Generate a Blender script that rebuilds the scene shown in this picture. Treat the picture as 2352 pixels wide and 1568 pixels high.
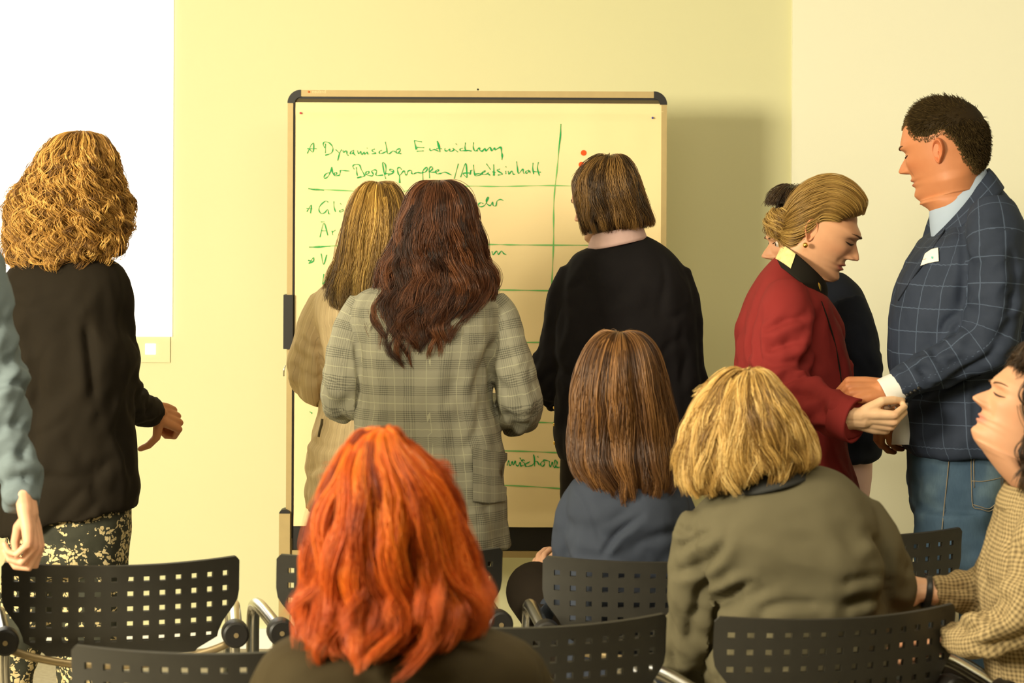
import bpy, bmesh, math, random
import numpy as np
from mathutils import Vector, Matrix

# ------------------------------------------------------------------ clear
for o in list(bpy.data.objects):
    bpy.data.objects.remove(o)
S = bpy.context.scene
COL = S.collection
random.seed(7)

# ------------------------------------------------------------------ camera
FPX, CX, CY, HC = 5400.0, 1176.0, 420.0, 1.645      # focal length in px, horizon point, eye height
ROLL = math.radians(0.26)
cam = bpy.data.cameras.new('camera')
cam.sensor_width = 36.0
cam.lens = FPX / 2352 * 36.0
cam.shift_y = -(784 - CY) / 2352.0
cam.clip_end = 60
cam.dof.use_dof = True
cam.dof.focus_distance = 6.6
cam.dof.aperture_fstop = 6.3
camo = bpy.data.objects.new('camera', cam)
camo.location = (0, 0, HC)
camo.rotation_euler = (math.pi / 2, -ROLL, 0)
COL.objects.link(camo)
S.camera = camo

# ------------------------------------------------------------------ light and exposure
S.view_settings.view_transform = 'Standard'
S.view_settings.look = 'None'
S.view_settings.gamma = 1.0
S.view_settings.use_curve_mapping = False
S.view_settings.exposure = 0.08
wld = bpy.data.worlds.new('room_air')
S.world = wld
wld.use_nodes = True
wld.node_tree.nodes['Background'].inputs[0].default_value = (1.0, 0.86, 0.62, 1)
wld.node_tree.nodes['Background'].inputs[1].default_value = 0.025


def area(name, loc, target, sx, sy, watts, col, spread=math.pi):
    l = bpy.data.lights.new(name, 'AREA')
    l.shape = 'RECTANGLE'
    l.size, l.size_y = sx, sy
    l.energy = watts
    l.color = col
    l.spread = spread
    o = bpy.data.objects.new(name, l)
    o.location = loc
    d = Vector(target) - Vector(loc)
    o.rotation_euler = d.to_track_quat('-Z', 'Y').to_euler()
    COL.objects.link(o)
    return o


area('ceiling_lamp_left', (-3.7, 2.2, 2.25), (-0.3, 7.0, 0.15), 1.2, 1.0, 245, (1.0, 0.91, 0.68), 2.2)
area('overhead_fill_centre', (0.3, 3.4, 2.85), (0.4, 6.0, 0.2), 2.0, 0.8, 58, (1.0, 0.90, 0.68))  # unseen overhead fill light, added to brighten the people
area('ceiling_lamp_right', (2.6, 6.0, 2.85), (2.2, 8.2, 0.9), 1.4, 0.4, 8, (1.0, 0.96, 0.80))

# ------------------------------------------------------------------ helpers
Z2 = np.array([0, 0, 0.0])


def W(px, py, s=None, y=None):
    """a point of the picture at a given depth (s = pixels per metre there)"""
    if s is None:
        s = FPX / y
    dx, dy = px - CX, py - CY
    c, sn = math.cos(ROLL), math.sin(ROLL)
    qx, qy = dx * c + dy * sn, -dx * sn + dy * c
    return np.array([qx / s, FPX / s, HC - qy / s])


_rs = np.random.RandomState(3)
_perm = np.concatenate([_rs.permutation(256)] * 3)
_grad = _rs.normal(size=(256, 3))
_grad /= np.linalg.norm(_grad, axis=1)[:, None]


def noise(p):
    p = np.asarray(p, float)
    i = np.floor(p).astype(int)
    f = p - i
    i &= 255
    w = f * f * f * (f * (f * 6 - 15) + 10)
    out = 0
    for a in (0, 1):
        for b in (0, 1):
            for c in (0, 1):
                h = _perm[_perm[_perm[i[..., 0] + a] + i[..., 1] + b] + i[..., 2] + c]
                g = _grad[h]
                d = g[..., 0] * (f[..., 0] - a) + g[..., 1] * (f[..., 1] - b) + g[..., 2] * (f[..., 2] - c)
                out = out + d * (w[..., 0] if a else 1 - w[..., 0]) * (w[..., 1] if b else 1 - w[..., 1]) * (w[..., 2] if c else 1 - w[..., 2])
    return out


def crom(a, m):
    """Catmull-Rom resample of rows of a, m steps a segment"""
    a = np.asarray(a, float)
    n = len(a)
    if n < 3:
        t = np.linspace(0, 1, m + 1)[:, None]
        return a[0] * (1 - t) + a[-1] * t
    e = np.vstack([2 * a[0] - a[1], a, 2 * a[-1] - a[-2]])
    out = []
    t = np.linspace(0, 1, m, endpoint=False)[:, None]
    for k in range(n - 1):
        p0, p1, p2, p3 = e[k], e[k + 1], e[k + 2], e[k + 3]
        out.append(0.5 * (2 * p1 + (p2 - p0) * t + (2 * p0 - 5 * p1 + 4 * p2 - p3) * t ** 2 + (3 * p1 - p0 - 3 * p2 + p3) * t ** 3))
    out.append(a[-1:])
    return np.vstack(out)


def sm(a, b, x):
    t = np.clip((x - a) / (b - a), 0, 1)
    return t * t * (3 - 2 * t)


def unit(v):
    v = np.asarray(v, float)
    return v / max(np.linalg.norm(v), 1e-9)


def gnormals(G, closed=True):
    if closed:
        du = np.roll(G, -1, 1) - np.roll(G, 1, 1)
    else:
        du = np.gradient(G, axis=1)
    dv = np.gradient(G, axis=0)
    n = np.cross(du, dv)
    return n / np.maximum(np.linalg.norm(n, axis=2, keepdims=True), 1e-9)


def outward(G, N):
    c = G.mean(1, keepdims=True)
    if ((G - c) * N).sum() < 0:
        N = -N
    return N


class Geo:
    """vertices, faces, uv (per corner) and vertex colours that end up as one mesh"""

    def __init__(g):
        g.v, g.f, g.uv, g.c, g.n = [], [], [], [], 0

    def add(g, v, f, uv=None, col=None):
        v = np.asarray(v, float).reshape(-1, 3)
        for k, fc in enumerate(f):
            g.f.append(tuple(int(i) + g.n for i in fc))
            g.uv.append(uv[k] if uv is not None else [(0, 0)] * len(fc))
        g.v.append(v)
        g.c.append(np.tile(np.array(col if col is not None else (1, 1, 1)), (len(v), 1)) if np.ndim(col) < 2 else np.asarray(col))
        g.n += len(v)
        return g

    def grid(g, G, closed=True, cap0=False, cap1=False, col=None, uvs=None):
        nv, nu = G.shape[:2]
        idx = np.arange(nv * nu).reshape(nv, nu)
        f, uv = [], []
        ku = nu if closed else nu - 1
        if uvs is None:
            d = np.linalg.norm(np.diff(np.concatenate([G, G[:, :1]], 1), axis=1), axis=2)
            per = np.concatenate([[0], np.cumsum(d.max(0))])
            vl = np.concatenate([[0], np.cumsum(np.linalg.norm(np.diff(G, axis=0), axis=2).mean(1))])
        else:
            per, vl = uvs
        for i in range(nv - 1):
            for j in range(ku):
                k = (j + 1) % nu
                f.append((idx[i, j], idx[i, k], idx[i + 1, k], idx[i + 1, j]))
                uv.append([(per[j], vl[i]), (per[j + 1], vl[i]), (per[j + 1], vl[i + 1]), (per[j], vl[i + 1])])
        v = G.reshape(-1, 3)
        if cap0:
            f.append(tuple(idx[0, ::-1])); uv.append([(0, 0)] * nu)
        if cap1:
            f.append(tuple(idx[-1])); uv.append([(0, 0)] * nu)
        if col is not None and np.ndim(col) == 3:
            col = col.reshape(-1, 3)
        return g.add(v, f, uv, col)

    def box(g, lo, hi):
        x0, y0, z0 = lo; x1, y1, z1 = hi
        v = [(x0, y0, z0), (x1, y0, z0), (x1, y1, z0), (x0, y1, z0), (x0, y0, z1), (x1, y0, z1), (x1, y1, z1), (x0, y1, z1)]
        return g.add(v, [(3, 2, 1, 0), (4, 5, 6, 7), (0, 1, 5, 4), (1, 2, 6, 5), (2, 3, 7, 6), (3, 0, 4, 7)])

    def tube(g, pts, r, n=12, m=1, caps=True, flat=1.0, upv=None):
        return g.grid(tube_grid(pts, r, n, m, flat, upv), True, caps, caps)

    def ball(g, c, r, n=16, axes=None):
        r = np.array([r, r, r]) if np.ndim(r) == 0 else np.array(r)
        t = np.linspace(0.02, math.pi - 0.02, n)
        a = np.linspace(0, 2 * math.pi, n * 2, endpoint=False)
        G = np.stack([np.sin(t)[:, None] * np.cos(a), np.sin(t)[:, None] * np.sin(a), np.cos(t)[:, None] * np.ones_like(a)], 2) * r
        if axes is not None:
            G = G @ np.asarray(axes)
        return g.grid(G + np.asarray(c), True, True, True)


def tube_grid(pts, r, n=12, m=1, flat=1.0, upv=None):
    pts = np.asarray(pts, float)
    r = np.ones(len(pts)) * r if np.ndim(r) == 0 else np.asarray(r, float)
    if m > 1:
        q = crom(np.column_stack([pts, r]), m)
        pts, r = q[:, :3], q[:, 3]
    t = np.gradient(pts, axis=0)
    t /= np.maximum(np.linalg.norm(t, axis=1), 1e-9)[:, None]
    up = np.array(upv if upv is not None else (0, -1, 0.13), float)
    if abs(up @ t[0]) > 0.95:
        up = np.array((0.2, 0, 1.0))
    u = unit(up - t[0] * (up @ t[0]))
    a = np.linspace(0, 2 * math.pi, n, endpoint=False)
    out = []
    for k in range(len(pts)):
        u = unit(u - t[k] * (u @ t[k]))
        w = np.cross(t[k], u)
        out.append(pts[k] + r[k] * (np.cos(a)[:, None] * u * flat + np.sin(a)[:, None] * w))
    return np.array(out)


def link(name, geo, mat, base=(0, 0, 0), parent=None, smooth=True, angle=None, color=False):
    me = bpy.data.meshes.new(name)
    v = np.vstack(geo.v) - np.asarray(base)
    me.from_pydata(v.tolist(), [], geo.f)
    uvl = me.uv_layers.new(name='UVMap')
    flat = [c for f in geo.uv for uv in f for c in uv]
    uvl.data.foreach_set('uv', flat)
    if color:
        ca = me.color_attributes.new('Col', 'FLOAT_COLOR', 'POINT')
        c = np.vstack(geo.c)
        ca.data.foreach_set('color', np.column_stack([c, np.ones(len(c))]).ravel().tolist())
    if smooth:
        me.polygons.foreach_set('use_smooth', [True] * len(me.polygons))
        if angle:
            me.set_sharp_from_angle(angle=math.radians(angle))
    me.update()
    bm = bmesh.new(); bm.from_mesh(me)
    bmesh.ops.recalc_face_normals(bm, faces=bm.faces)
    bm.to_mesh(me); bm.free()
    me.materials.append(mat)
    o = bpy.data.objects.new(name, me)
    COL.objects.link(o)
    if parent is not None:
        o.parent = parent
    else:
        o.location = base
    return o


def tag(o, label=None, cat=None, group=None, kind=None):
    for k, v in (('label', label), ('category', cat), ('group', group), ('kind', kind)):
        if v:
            o[k] = v
    return o


def empty(name, loc):
    o = bpy.data.objects.new(name, None)
    o.location = loc
    o.empty_display_size = 0.1
    COL.objects.link(o)
    return o


def from_mesh(name, me, mat, parent=None, loc=(0, 0, 0)):
    me.materials.clear(); me.materials.append(mat)
    o = bpy.data.objects.new(name, me)
    COL.objects.link(o)
    o.parent = parent
    o.location = loc
    return o


def evaluated(geo, mods):
    """geometry after a stack of modifiers, as vertices and faces"""
    me = bpy.data.meshes.new('tmp')
    me.from_pydata(np.vstack(geo.v).tolist(), [], geo.f)
    bm = bmesh.new(); bm.from_mesh(me)
    bmesh.ops.recalc_face_normals(bm, faces=bm.faces)
    bm.to_mesh(me); bm.free()
    o = bpy.data.objects.new('tmp', me)
    COL.objects.link(o)
    for t, kw in mods:
        md = o.modifiers.new(t, t)
        for k, v in kw.items():
            setattr(md, k, v)
    dg = bpy.context.evaluated_depsgraph_get()
    ev = o.evaluated_get(dg).to_mesh()
    v = np.empty(len(ev.vertices) * 3); ev.vertices.foreach_get('co', v)
    f = [tuple(p.vertices) for p in ev.polygons]
    bpy.data.objects.remove(o); bpy.data.meshes.remove(me)
    return v.reshape(-1, 3), f


# ------------------------------------------------------------------ materials
class NB:
    def __init__(b, name, rough=0.6, spec=0.3, metal=0.0):
        b.m = bpy.data.materials.new(name)
        b.m.use_nodes = True
        b.t = b.m.node_tree
        b.p = b.t.nodes['Principled BSDF']
        b.p.inputs['Roughness'].default_value = rough
        b.p.inputs['Specular IOR Level'].default_value = spec
        b.p.inputs['Metallic'].default_value = metal

    def new(b, t, **kw):
        n = b.t.nodes.new(t)
        for k, v in kw.items():
            setattr(n, k, v)
        return n

    def put(b, sock, v):
        if hasattr(v, 'is_output') or isinstance(v, bpy.types.NodeSocket):
            b.t.links.new(v, sock)
        elif isinstance(v, (tuple, list)) and len(v) == 3 and sock.type == 'RGBA':
            sock.default_value = (*v, 1)
        else:
            sock.default_value = v

    def math(b, op, x, y=0.0):
        n = b.new('ShaderNodeMath', operation=op)
        b.put(n.inputs[0], x); b.put(n.inputs[1], y)
        return n.outputs[0]

    def mix(b, f, a, c):
        n = b.new('ShaderNodeMix', data_type='RGBA')
        b.put(n.inputs[0], f); b.put(n.inputs[6], a); b.put(n.inputs[7], c)
        return n.outputs[2]

    def noise(b, scale, detail=3, vec=None, rough=0.55):
        n = b.new('ShaderNodeTexNoise')
        n.inputs['Scale'].default_value = scale
        n.inputs['Detail'].default_value = detail
        n.inputs['Roughness'].default_value = rough
        if vec is not None:
            b.t.links.new(vec, n.inputs['Vector'])
        return n.outputs['Fac']

    def obj(b):
        return b.new('ShaderNodeTexCoord').outputs['Object']

    def uv(b):
        n = b.new('ShaderNodeSeparateXYZ')
        b.t.links.new(b.new('ShaderNodeTexCoord').outputs['UV'], n.inputs[0])
        return n.outputs[0], n.outputs[1]

    def scaled(b, v, sc):
        n = b.new('ShaderNodeMapping')
        n.inputs['Scale'].default_value = sc
        b.t.links.new(v, n.inputs[0])
        return n.outputs[0]

    def ramp(b, fac, stops):
        n = b.new('ShaderNodeValToRGB')
        el = n.color_ramp.elements
        while len(el) < len(stops):
            el.new(0.5)
        for e, (p, c) in zip(el, stops):
            e.position = p; e.color = (*c, 1)
        b.put(n.inputs[0], fac)
        return n.outputs[0]

    def bump(b, h, strength=0.2, dist=0.002):
        n = b.new('ShaderNodeBump')
        n.inputs['Strength'].default_value = strength
        n.inputs['Distance'].default_value = dist
        b.t.links.new(h, n.inputs['Height'])
        b.t.links.new(n.outputs[0], b.p.inputs['Normal'])

    def color(b, c):
        b.put(b.p.inputs['Base Color'], c)
        return b.m


def plain(name, c, rough=0.5, spec=0.3, metal=0.0, var=0.08, scale=30):
    b = NB(name, rough, spec, metal)
    n = b.noise(scale, 3, b.obj())
    d = tuple(x * (1 - var * 2) for x in c); l = tuple(min(1, x * (1 + var)) for x in c)
    return b.color(b.mix(n, d, l))


def fabric(name, c, var=0.15, scale=9, rough=0.85, weave=900, sheen=0.0, spec=0.12):
    b = NB(name, rough, spec)
    n = b.noise(scale, 4, b.obj())
    d = tuple(x * (1 - var) for x in c); l = tuple(min(1, x * (1 + var)) for x in c)
    b.p.inputs['Sheen Weight'].default_value = sheen
    b.bump(b.noise(weave, 2, b.obj()), 0.25, 0.001)
    return b.color(b.mix(n, d, l))


def line(b, x, period, width, off=0.0):
    fr = b.math('FRACT', b.math('ADD', b.math('DIVIDE', x, period), off))
    return b.math('LESS_THAN', fr, width / period)


def glen_plaid():
    b = NB('grey_plaid_wool', 0.85, 0.1)
    u, v = b.uv()
    P = 0.066
    base, dark, light = (0.36, 0.34, 0.25), (0.085, 0.082, 0.064), (0.60, 0.57, 0.38)
    acc = base
    fu = b.math('MULTIPLY', line(b, u, P, P * .42), line(b, u, .0052, .0026))
    fv = b.math('MULTIPLY', line(b, v, P, P * .42), line(b, v, .0052, .0026))
    d = b.math('MULTIPLY', b.math('ADD', b.math('MULTIPLY', fu, 0.5), b.math('MULTIPLY', fv, 0.8)), 0.62)
    acc = b.mix(d, acc, dark)
    l1 = line(b, u, P, .0018, .3); l2 = line(b, v, P, .0018, .3)
    acc = b.mix(b.math('MULTIPLY', b.math('MAXIMUM', l1, l2), .55), acc, light)
    n = b.noise(6, 3, b.obj())
    acc = b.mix(b.math('MULTIPLY', n, .25), acc, dark)
    b.bump(b.noise(900, 2, b.obj()), 0.25, 0.001)
    return b.color(acc)


def windowpane():
    b = NB('navy_windowpane_wool', 0.75, 0.15)
    u, v = b.uv()
    acc = b.mix(b.noise(14, 4, b.obj()), (0.017, 0.023, 0.038), (0.036, 0.046, 0.074))
    l = b.math('MAXIMUM', line(b, u, .058, .0024, .2), line(b, v, .058, .0024, .4))
    acc = b.mix(b.math('MULTIPLY', l, .42), acc, (0.12, 0.16, 0.24))
    b.bump(b.noise(900, 2, b.obj()), 0.25, 0.001)
    return b.color(acc)


def pinstripe():
    b = NB('beige_striped_cloth', 0.85, 0.1)
    u, v = b.uv()
    acc = b.mix(b.noise(7, 4, b.obj()), (0.50, 0.37, 0.20), (0.64, 0.49, 0.28))
    acc = b.mix(b.math('MULTIPLY', line(b, u, .024, .0022), .45), acc, (0.75, 0.62, 0.36))
    acc = b.mix(b.math('MULTIPLY', line(b, u, .024, .0016, .5), .35), acc, (0.26, 0.2, 0.12))
    b.bump(b.noise(500, 2, b.obj()), 0.25, 0.001)
    return b.color(acc)


def houndstooth():
    b = NB('beige_houndstooth_wool', 0.85, 0.1)
    u, v = b.uv()
    c = b.math('ADD', line(b, u, .0085, .0042), line(b, v, .0085, .0042))
    acc = b.mix(b.math('MULTIPLY', c, .42), (0.42, 0.31, 0.155), (0.09, 0.062, 0.03))
    b.bump(b.noise(700, 2, b.obj()), 0.25, 0.001)
    return b.color(acc)


def floral():
    b = NB('dark_floral_cloth', 0.75, 0.15)
    o = b.obj()
    vn = b.new('ShaderNodeTexVoronoi'); vn.inputs['Scale'].default_value = 100
    dn = b.new('ShaderNodeMix', data_type='RGBA')
    nn = b.new('ShaderNodeTexNoise'); nn.inputs['Scale'].default_value = 30
    b.t.links.new(o, nn.inputs['Vector'])
    b.put(dn.inputs[0], 0.045); b.t.links.new(o, dn.inputs[6]); b.t.links.new(nn.outputs['Color'], dn.inputs[7])
    b.t.links.new(dn.outputs[2], vn.inputs['Vector'])
    spot = b.math('LESS_THAN', vn.outputs['Distance'], 0.50)
    clump = b.math('GREATER_THAN', b.noise(22, 2, o), 0.465)
    base = b.mix(b.noise(25, 3, o), (0.012, 0.012, 0.009), (0.055, 0.055, 0.036))
    fl = b.mix(b.noise(70, 2, o), (0.30, 0.21, 0.07), (0.75, 0.62, 0.36))
    return b.color(b.mix(b.math('MULTIPLY', spot, clump), base, fl))


def denim():
    b = NB('blue_denim', 0.85, 0.1)
    o = b.obj()
    acc = b.ramp(b.noise(5.5, 3, o), [(0.35, (0.040, 0.075, 0.125)), (0.55, (0.075, 0.125, 0.19)), (0.72, (0.17, 0.25, 0.31))])
    acc = b.mix(b.math('MULTIPLY', b.noise(260, 2, b.scaled(o, (1, 1, .25))), .35), acc, (0.012, 0.022, 0.04))
    return b.color(acc)


def skin(name):
    b = NB(name, 0.5, 0.3)
    a = b.new('ShaderNodeVertexColor', layer_name='Col').outputs['Color']
    n = b.noise(40, 4, b.obj())
    mx = b.new('ShaderNodeMix', data_type='RGBA', blend_type='MULTIPLY')
    mx.inputs[0].default_value = 1.0
    b.t.links.new(a, mx.inputs[6])
    b.put(mx.inputs[7], b.mix(n, (0.88, 0.84, 0.82), (1, 1, 1)))
    b.p.inputs['Subsurface Weight'].default_value = 0.06
    b.p.inputs['Subsurface Radius'].default_value = (0.012, 0.005, 0.003)
    return b.color(mx.outputs[2])


def hairmat(name, dark, mid, light, rough=0.42, tip=None, spec=0.35):
    b = NB(name, rough, spec)
    a = b.new('ShaderNodeAttribute', attribute_name='tone').outputs['Fac']
    hi = b.new('ShaderNodeHairInfo')
    f = b.math('ADD', b.math('MULTIPLY', a, .7), b.math('MULTIPLY', hi.outputs['Random'], .3))
    c = b.ramp(f, [(0.12, dark), (0.5, mid), (0.9, light)])
    if tip:
        c = b.mix(b.math('MULTIPLY', b.math('POWER', hi.outputs['Intercept'], 2.2), .75), c, tip)
    return b.color(c)


def wallmat(name, a, c):
    b = NB(name, 0.75, 0.15)
    b.bump(b.noise(160, 3, b.obj()), 0.06, 0.001)
    return b.color(b.mix(b.noise(0.8, 2, b.obj()), a, c))


M = {}
M['wall'] = wallmat('cream_wall_paint', (0.66, 0.635, 0.39), (0.70, 0.675, 0.42))
M['wallw'] = wallmat('white_wall_paint', (0.83, 0.81, 0.64), (0.86, 0.84, 0.67))
M['ceil'] = wallmat('ceiling_paint', (0.85, 0.83, 0.76), (0.88, 0.86, 0.8))
M['floor'] = plain('grey_carpet', (0.42, 0.37, 0.27), 0.9, 0.1, 0, 0.15, 60)
M['paper'] = wallmat('cream_chart_paper', (0.84, 0.66, 0.36), (0.89, 0.72, 0.41))
M['ink'] = plain('green_marker_ink', (0.012, 0.36, 0.085), 0.6, 0.2)
M['ink2'] = plain('pale_green_marker_ink', (0.17, 0.50, 0.14), 0.6, 0.2)
M['rail'] = plain('champagne_aluminium', (0.46, 0.34, 0.15), 0.42, 0.5, 0.25, 0.05)
M['black'] = plain('black_plastic', (0.014, 0.012, 0.010), 0.45, 0.4)
M['inner'] = plain('brown_grey_rubber', (0.10, 0.075, 0.035), 0.7, 0.2)
M['chrome'] = plain('chrome_steel', (0.66, 0.64, 0.58), 0.22, 0.5, 1.0, 0.02)
M['bar'] = plain('bronze_metal', (0.36, 0.27, 0.14), 0.4, 0.5, 0.6, 0.05)
M['chair'] = plain('charcoal_chair_plastic', (0.030, 0.0275, 0.022), 0.40, 0.42, 0, 0.1, 40)
M['seat'] = plain('dark_seat_plastic', (0.05, 0.052, 0.045), 0.5, 0.4)
M['board'] = plain('board_felt', (0.6, 0.47, 0.25), 0.9, 0.1)
M['red_dot'] = plain('orange_red_sticker', (0.9, 0.09, 0.01), 0.6, 0.2)
M['pin_red'] = plain('red_pin_plastic', (0.75, 0.03, 0.08), 0.4, 0.4)
M['pin_blue'] = plain('blue_pin_plastic', (0.03, 0.04, 0.35), 0.4, 0.4)
M['white'] = plain('white_card', (0.85, 0.8, 0.66), 0.6, 0.2, 0, 0.03)
M['gold'] = plain('gold_metal', (0.85, 0.55, 0.12), 0.25, 0.5, 1.0, 0.03)
M['letter'] = plain('cream_lettering', (0.85, 0.70, 0.38), 0.6, 0.2)
M['logo'] = plain('orange_logo_print', (0.85, 0.22, 0.05), 0.6, 0.2)
M['shoe'] = plain('black_leather', (0.02, 0.017, 0.015), 0.4, 0.4)
M['teal'] = plain('teal_print', (0.1, 0.45, 0.42), 0.6, 0.2)
M['brow'] = plain('eyebrow_hair', (0.10, 0.05, 0.025), 0.7, 0.2)
M['lash'] = plain('dark_lashes', (0.035, 0.018, 0.012), 0.7, 0.2)
M['eye'] = plain('eye_white', (0.55, 0.45, 0.36), 0.25, 0.5)
M['iris'] = plain('dark_iris', (0.03, 0.02, 0.012), 0.2, 0.5)
M['plaid'], M['pane'], M['pin'], M['hound'], M['floral'], M['denim'] = glen_plaid(), windowpane(), pinstripe(), houndstooth(), floral(), denim()
M['cardigan'] = fabric('black_brown_knit', (0.0125, 0.0090, 0.0050), 0.2)
M['blackwool'] = fabric('black_wool', (0.010, 0.0085, 0.009), 0.2)
M['blackcloth'] = fabric('black_brown_cloth', (0.016, 0.011, 0.007), 0.2)
M['bluecloth'] = fabric('grey_blue_shirt', (0.125, 0.155, 0.165), 0.18, 7)
M['olive'] = fabric('olive_brown_wool', (0.048, 0.035, 0.016), 0.15, 7)
M['navy'] = fabric('slate_navy_wool', (0.034, 0.040, 0.056), 0.15, 7)
M['grey'] = fabric('grey_olive_suiting', (0.105, 0.090, 0.052), 0.12, 7)
M['darkcollar'] = fabric('dark_grey_collar', (0.035, 0.035, 0.033), 0.15)
M['red'] = fabric('brick_red_wool', (0.20, 0.021, 0.019), 0.14, 7)
M['navy2'] = fabric('dark_navy_wool', (0.011, 0.013, 0.020), 0.2)
M['pinkcloth'] = fabric('pale_pink_cloth', (0.55, 0.36, 0.32), 0.12)
M['scarf'] = fabric('pale_pink_scarf', (0.62, 0.42, 0.38), 0.15, 30)
M['shirt'] = fabric('pale_blue_shirt', (0.36, 0.43, 0.54), 0.06, 12)
M['whiteshirt'] = fabric('white_shirt', (0.72, 0.70, 0.66), 0.06, 12)
M['collar'] = fabric('black_velvet_collar', (0.012, 0.010, 0.007), 0.3)
M['embroid'] = fabric('cream_embroidery', (0.75, 0.58, 0.26), 0.35, 90)
M['stitch'] = plain('tan_seam_thread', (0.30, 0.24, 0.16), 0.8, 0.1)
M['skin'] = skin('skin')


def screenmat():
    b = NB('projected_light', 0.9, 0.0)
    b.p.inputs['Base Color'].default_value = (0.85, 0.85, 0.85, 1)
    b.p.inputs['Emission Color'].default_value = (1.0, 0.99, 0.97, 1)
    b.p.inputs['Emission Strength'].default_value = 1.6
    return b.m


M['proj'] = screenmat()
M['screen'] = wallmat('matt_screen_cloth', (0.75, 0.70, 0.46), (0.78, 0.73, 0.48))

# ------------------------------------------------------------------ room
YW = 8.3
SW = FPX / YW


def boxobj(name, lo, hi, mat, **kw):
    g = Geo().box(lo, hi)
    o = link(name, g, mat, (0, 0, 0), None, False)
    return tag(o, **kw)


boxobj('wall_back', (-4.2, YW, 0), (4.2, YW + 0.2, 2.95), M['wall'], kind='structure')
boxobj('wall_left', (-4.4, -1.5, 0), (-4.2, YW + 0.2, 2.95), M['wall'], kind='structure')
boxobj('wall_right', (4.2, -1.5, 0), (4.4, YW + 0.2, 2.95), M['wallw'], kind='structure')
boxobj('wall_front', (-4.4, -1.7, 0), (4.4, -1.5, 2.95), M['wall'], kind='structure')
boxobj('floor', (-4.4, -1.7, -0.1), (4.4, YW + 0.2, 0), M['floor'], kind='structure')
boxobj('ceiling', (-4.4, -1.7, 2.95), (4.4, YW + 0.2, 3.05), M['ceil'], kind='structure')
xr = W(1817, 300, y=YW)[0]
boxobj('trim_1', (xr, YW - 0.03, 0), (4.2, YW, 2.95), M['wallw'], kind='structure')
boxobj('baseboard_back', (-4.2, YW - 0.015, 0), (xr, YW, 0.07), M['ceil'], kind='structure')

# projection screen: a matt panel hung flush on the wall, the picture thrown on it
a, b_ = W(396, 300, y=YW - .02), W(393, 773, y=YW - .02)
scr = boxobj('projection_screen', (-4.15, YW - 0.006, W(389, 832, y=YW)[2]), (W(389, 830, y=YW - .02)[0], YW - 0.001, 2.9), M['wall'])
tag(scr, 'white projection screen with a glaring blank picture on the left wall', 'screen')
g = Geo().box((-4.1, YW - 0.009, b_[2]), (a[0], YW - 0.006, 2.88))
link('projected_picture', g, M['proj'], (0, 0, 0), scr, False)
g = Geo()
p0, p1 = W(333, 790, y=YW - .02), W(356, 814, y=YW - .02)
g.box((p0[0], YW - 0.009, p1[2]), (p1[0], YW - 0.006, p0[2]))
link('projected_icon', g, M['proj'], (0, 0, 0), scr, False)

# ------------------------------------------------------------------ pin board
YB = 7.74
SB = FPX / YB


def PB(px, py, d=0.0):
    p = W(px, py, y=YB); p[1] -= d
    return p


bx0, bx1 = PB(660, 700)[0], PB(1529, 700)[0]
bz1, bz0 = PB(1100, 209)[2], PB(1100, 1278)[2]
board = empty('pin_board', ((bx0 + bx1) / 2, YB, 0))
BB = np.array(board.location)
tag(board, 'mobile pin board in a champagne metal frame covered with cream paper', 'board')
RW = 0.021
CR = 0.043
g = Geo().box((bx0 + .015, YB - .004, bz0 + .02), (bx1 - .015, YB + .012, bz1 - .015)); link('panel', g, M['board'], BB, board, False)
for nm, lo, hi in (('top_rail', (bx0 + CR, YB - .018, bz1 - RW), (bx1 - CR, YB + .018, bz1)),
                   ('bottom_rail', (bx0 + .02, YB - .018, bz0), (bx1 - .02, YB + .018, bz0 + RW)),
                   ('side_rail', (bx0, YB - .018, bz0), (bx0 + RW - .003, YB + .018, bz1 - CR)),
                   ('side_rail', (bx1 - RW + .003, YB - .018, bz0), (bx1, YB + .018, bz1 - CR))):
    link(nm, Geo().box(lo, hi), M['rail'], BB, board, False)
for sx, xc in ((1, bx0), (-1, bx1)):
    g = Geo()
    t = np.linspace(0, math.pi / 2, 10)
    ro, ri = CR + .001, CR - RW - .002
    o_ = np.stack([xc + sx * (CR - ro * np.cos(t)), np.zeros(10), bz1 - CR + ro * np.sin(t)], 1)
    i_ = np.stack([xc + sx * (CR - ri * np.cos(t)), np.zeros(10), bz1 - CR + ri * np.sin(t)], 1)
    ring = []
    for y, q in ((-.02, o_), (-.02, i_), (.02, i_), (.02, o_)):
        q = q.copy(); q[:, 1] = YB + y; ring.append(q)
    G = np.stack(ring, 1)
    g.grid(G, True, True, True)
    link('corner_cap', g, M['black'], BB, board, False)
zt = bz1 - RW
link('inner_strip', Geo().box((bx0 + RW - .003, YB - .012, zt - .018), (bx1 - RW + .003, YB - .003, zt)), M['inner'], BB, board, False)
link('shadow_gap', Geo().box((bx0 + RW - .003, YB - .014, zt - .007), (bx1 - RW + .003, YB - .012, zt)), M['black'], BB, board, False)
zb = PB(1100, 1262)[2]
link('lower_strip', Geo().box((bx0 + RW, YB - .012, zb), (bx1 - RW, YB - .003, PB(1100, 1208)[2])), M['black'], BB, board, False)
link('edge_strip', Geo().box((bx0 + RW - .003, YB - .013, bz0 + .06), (bx0 + RW + .002, YB - .003, zt)), M['black'], BB, board, False)
h0, h1 = PB(653, 676), PB(674, 800)
g = Geo().box((h0[0], YB - .03, h1[2]), (h1[0], YB + .03, h0[2])); link('grip', g, M['black'], BB, board, False)
g = Geo().tube([PB(657, 838, .02), PB(654, 848, .025), PB(653, 862, .02)], .0025, 8, 4); link('hook', g, M['chrome'], BB, board)
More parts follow.
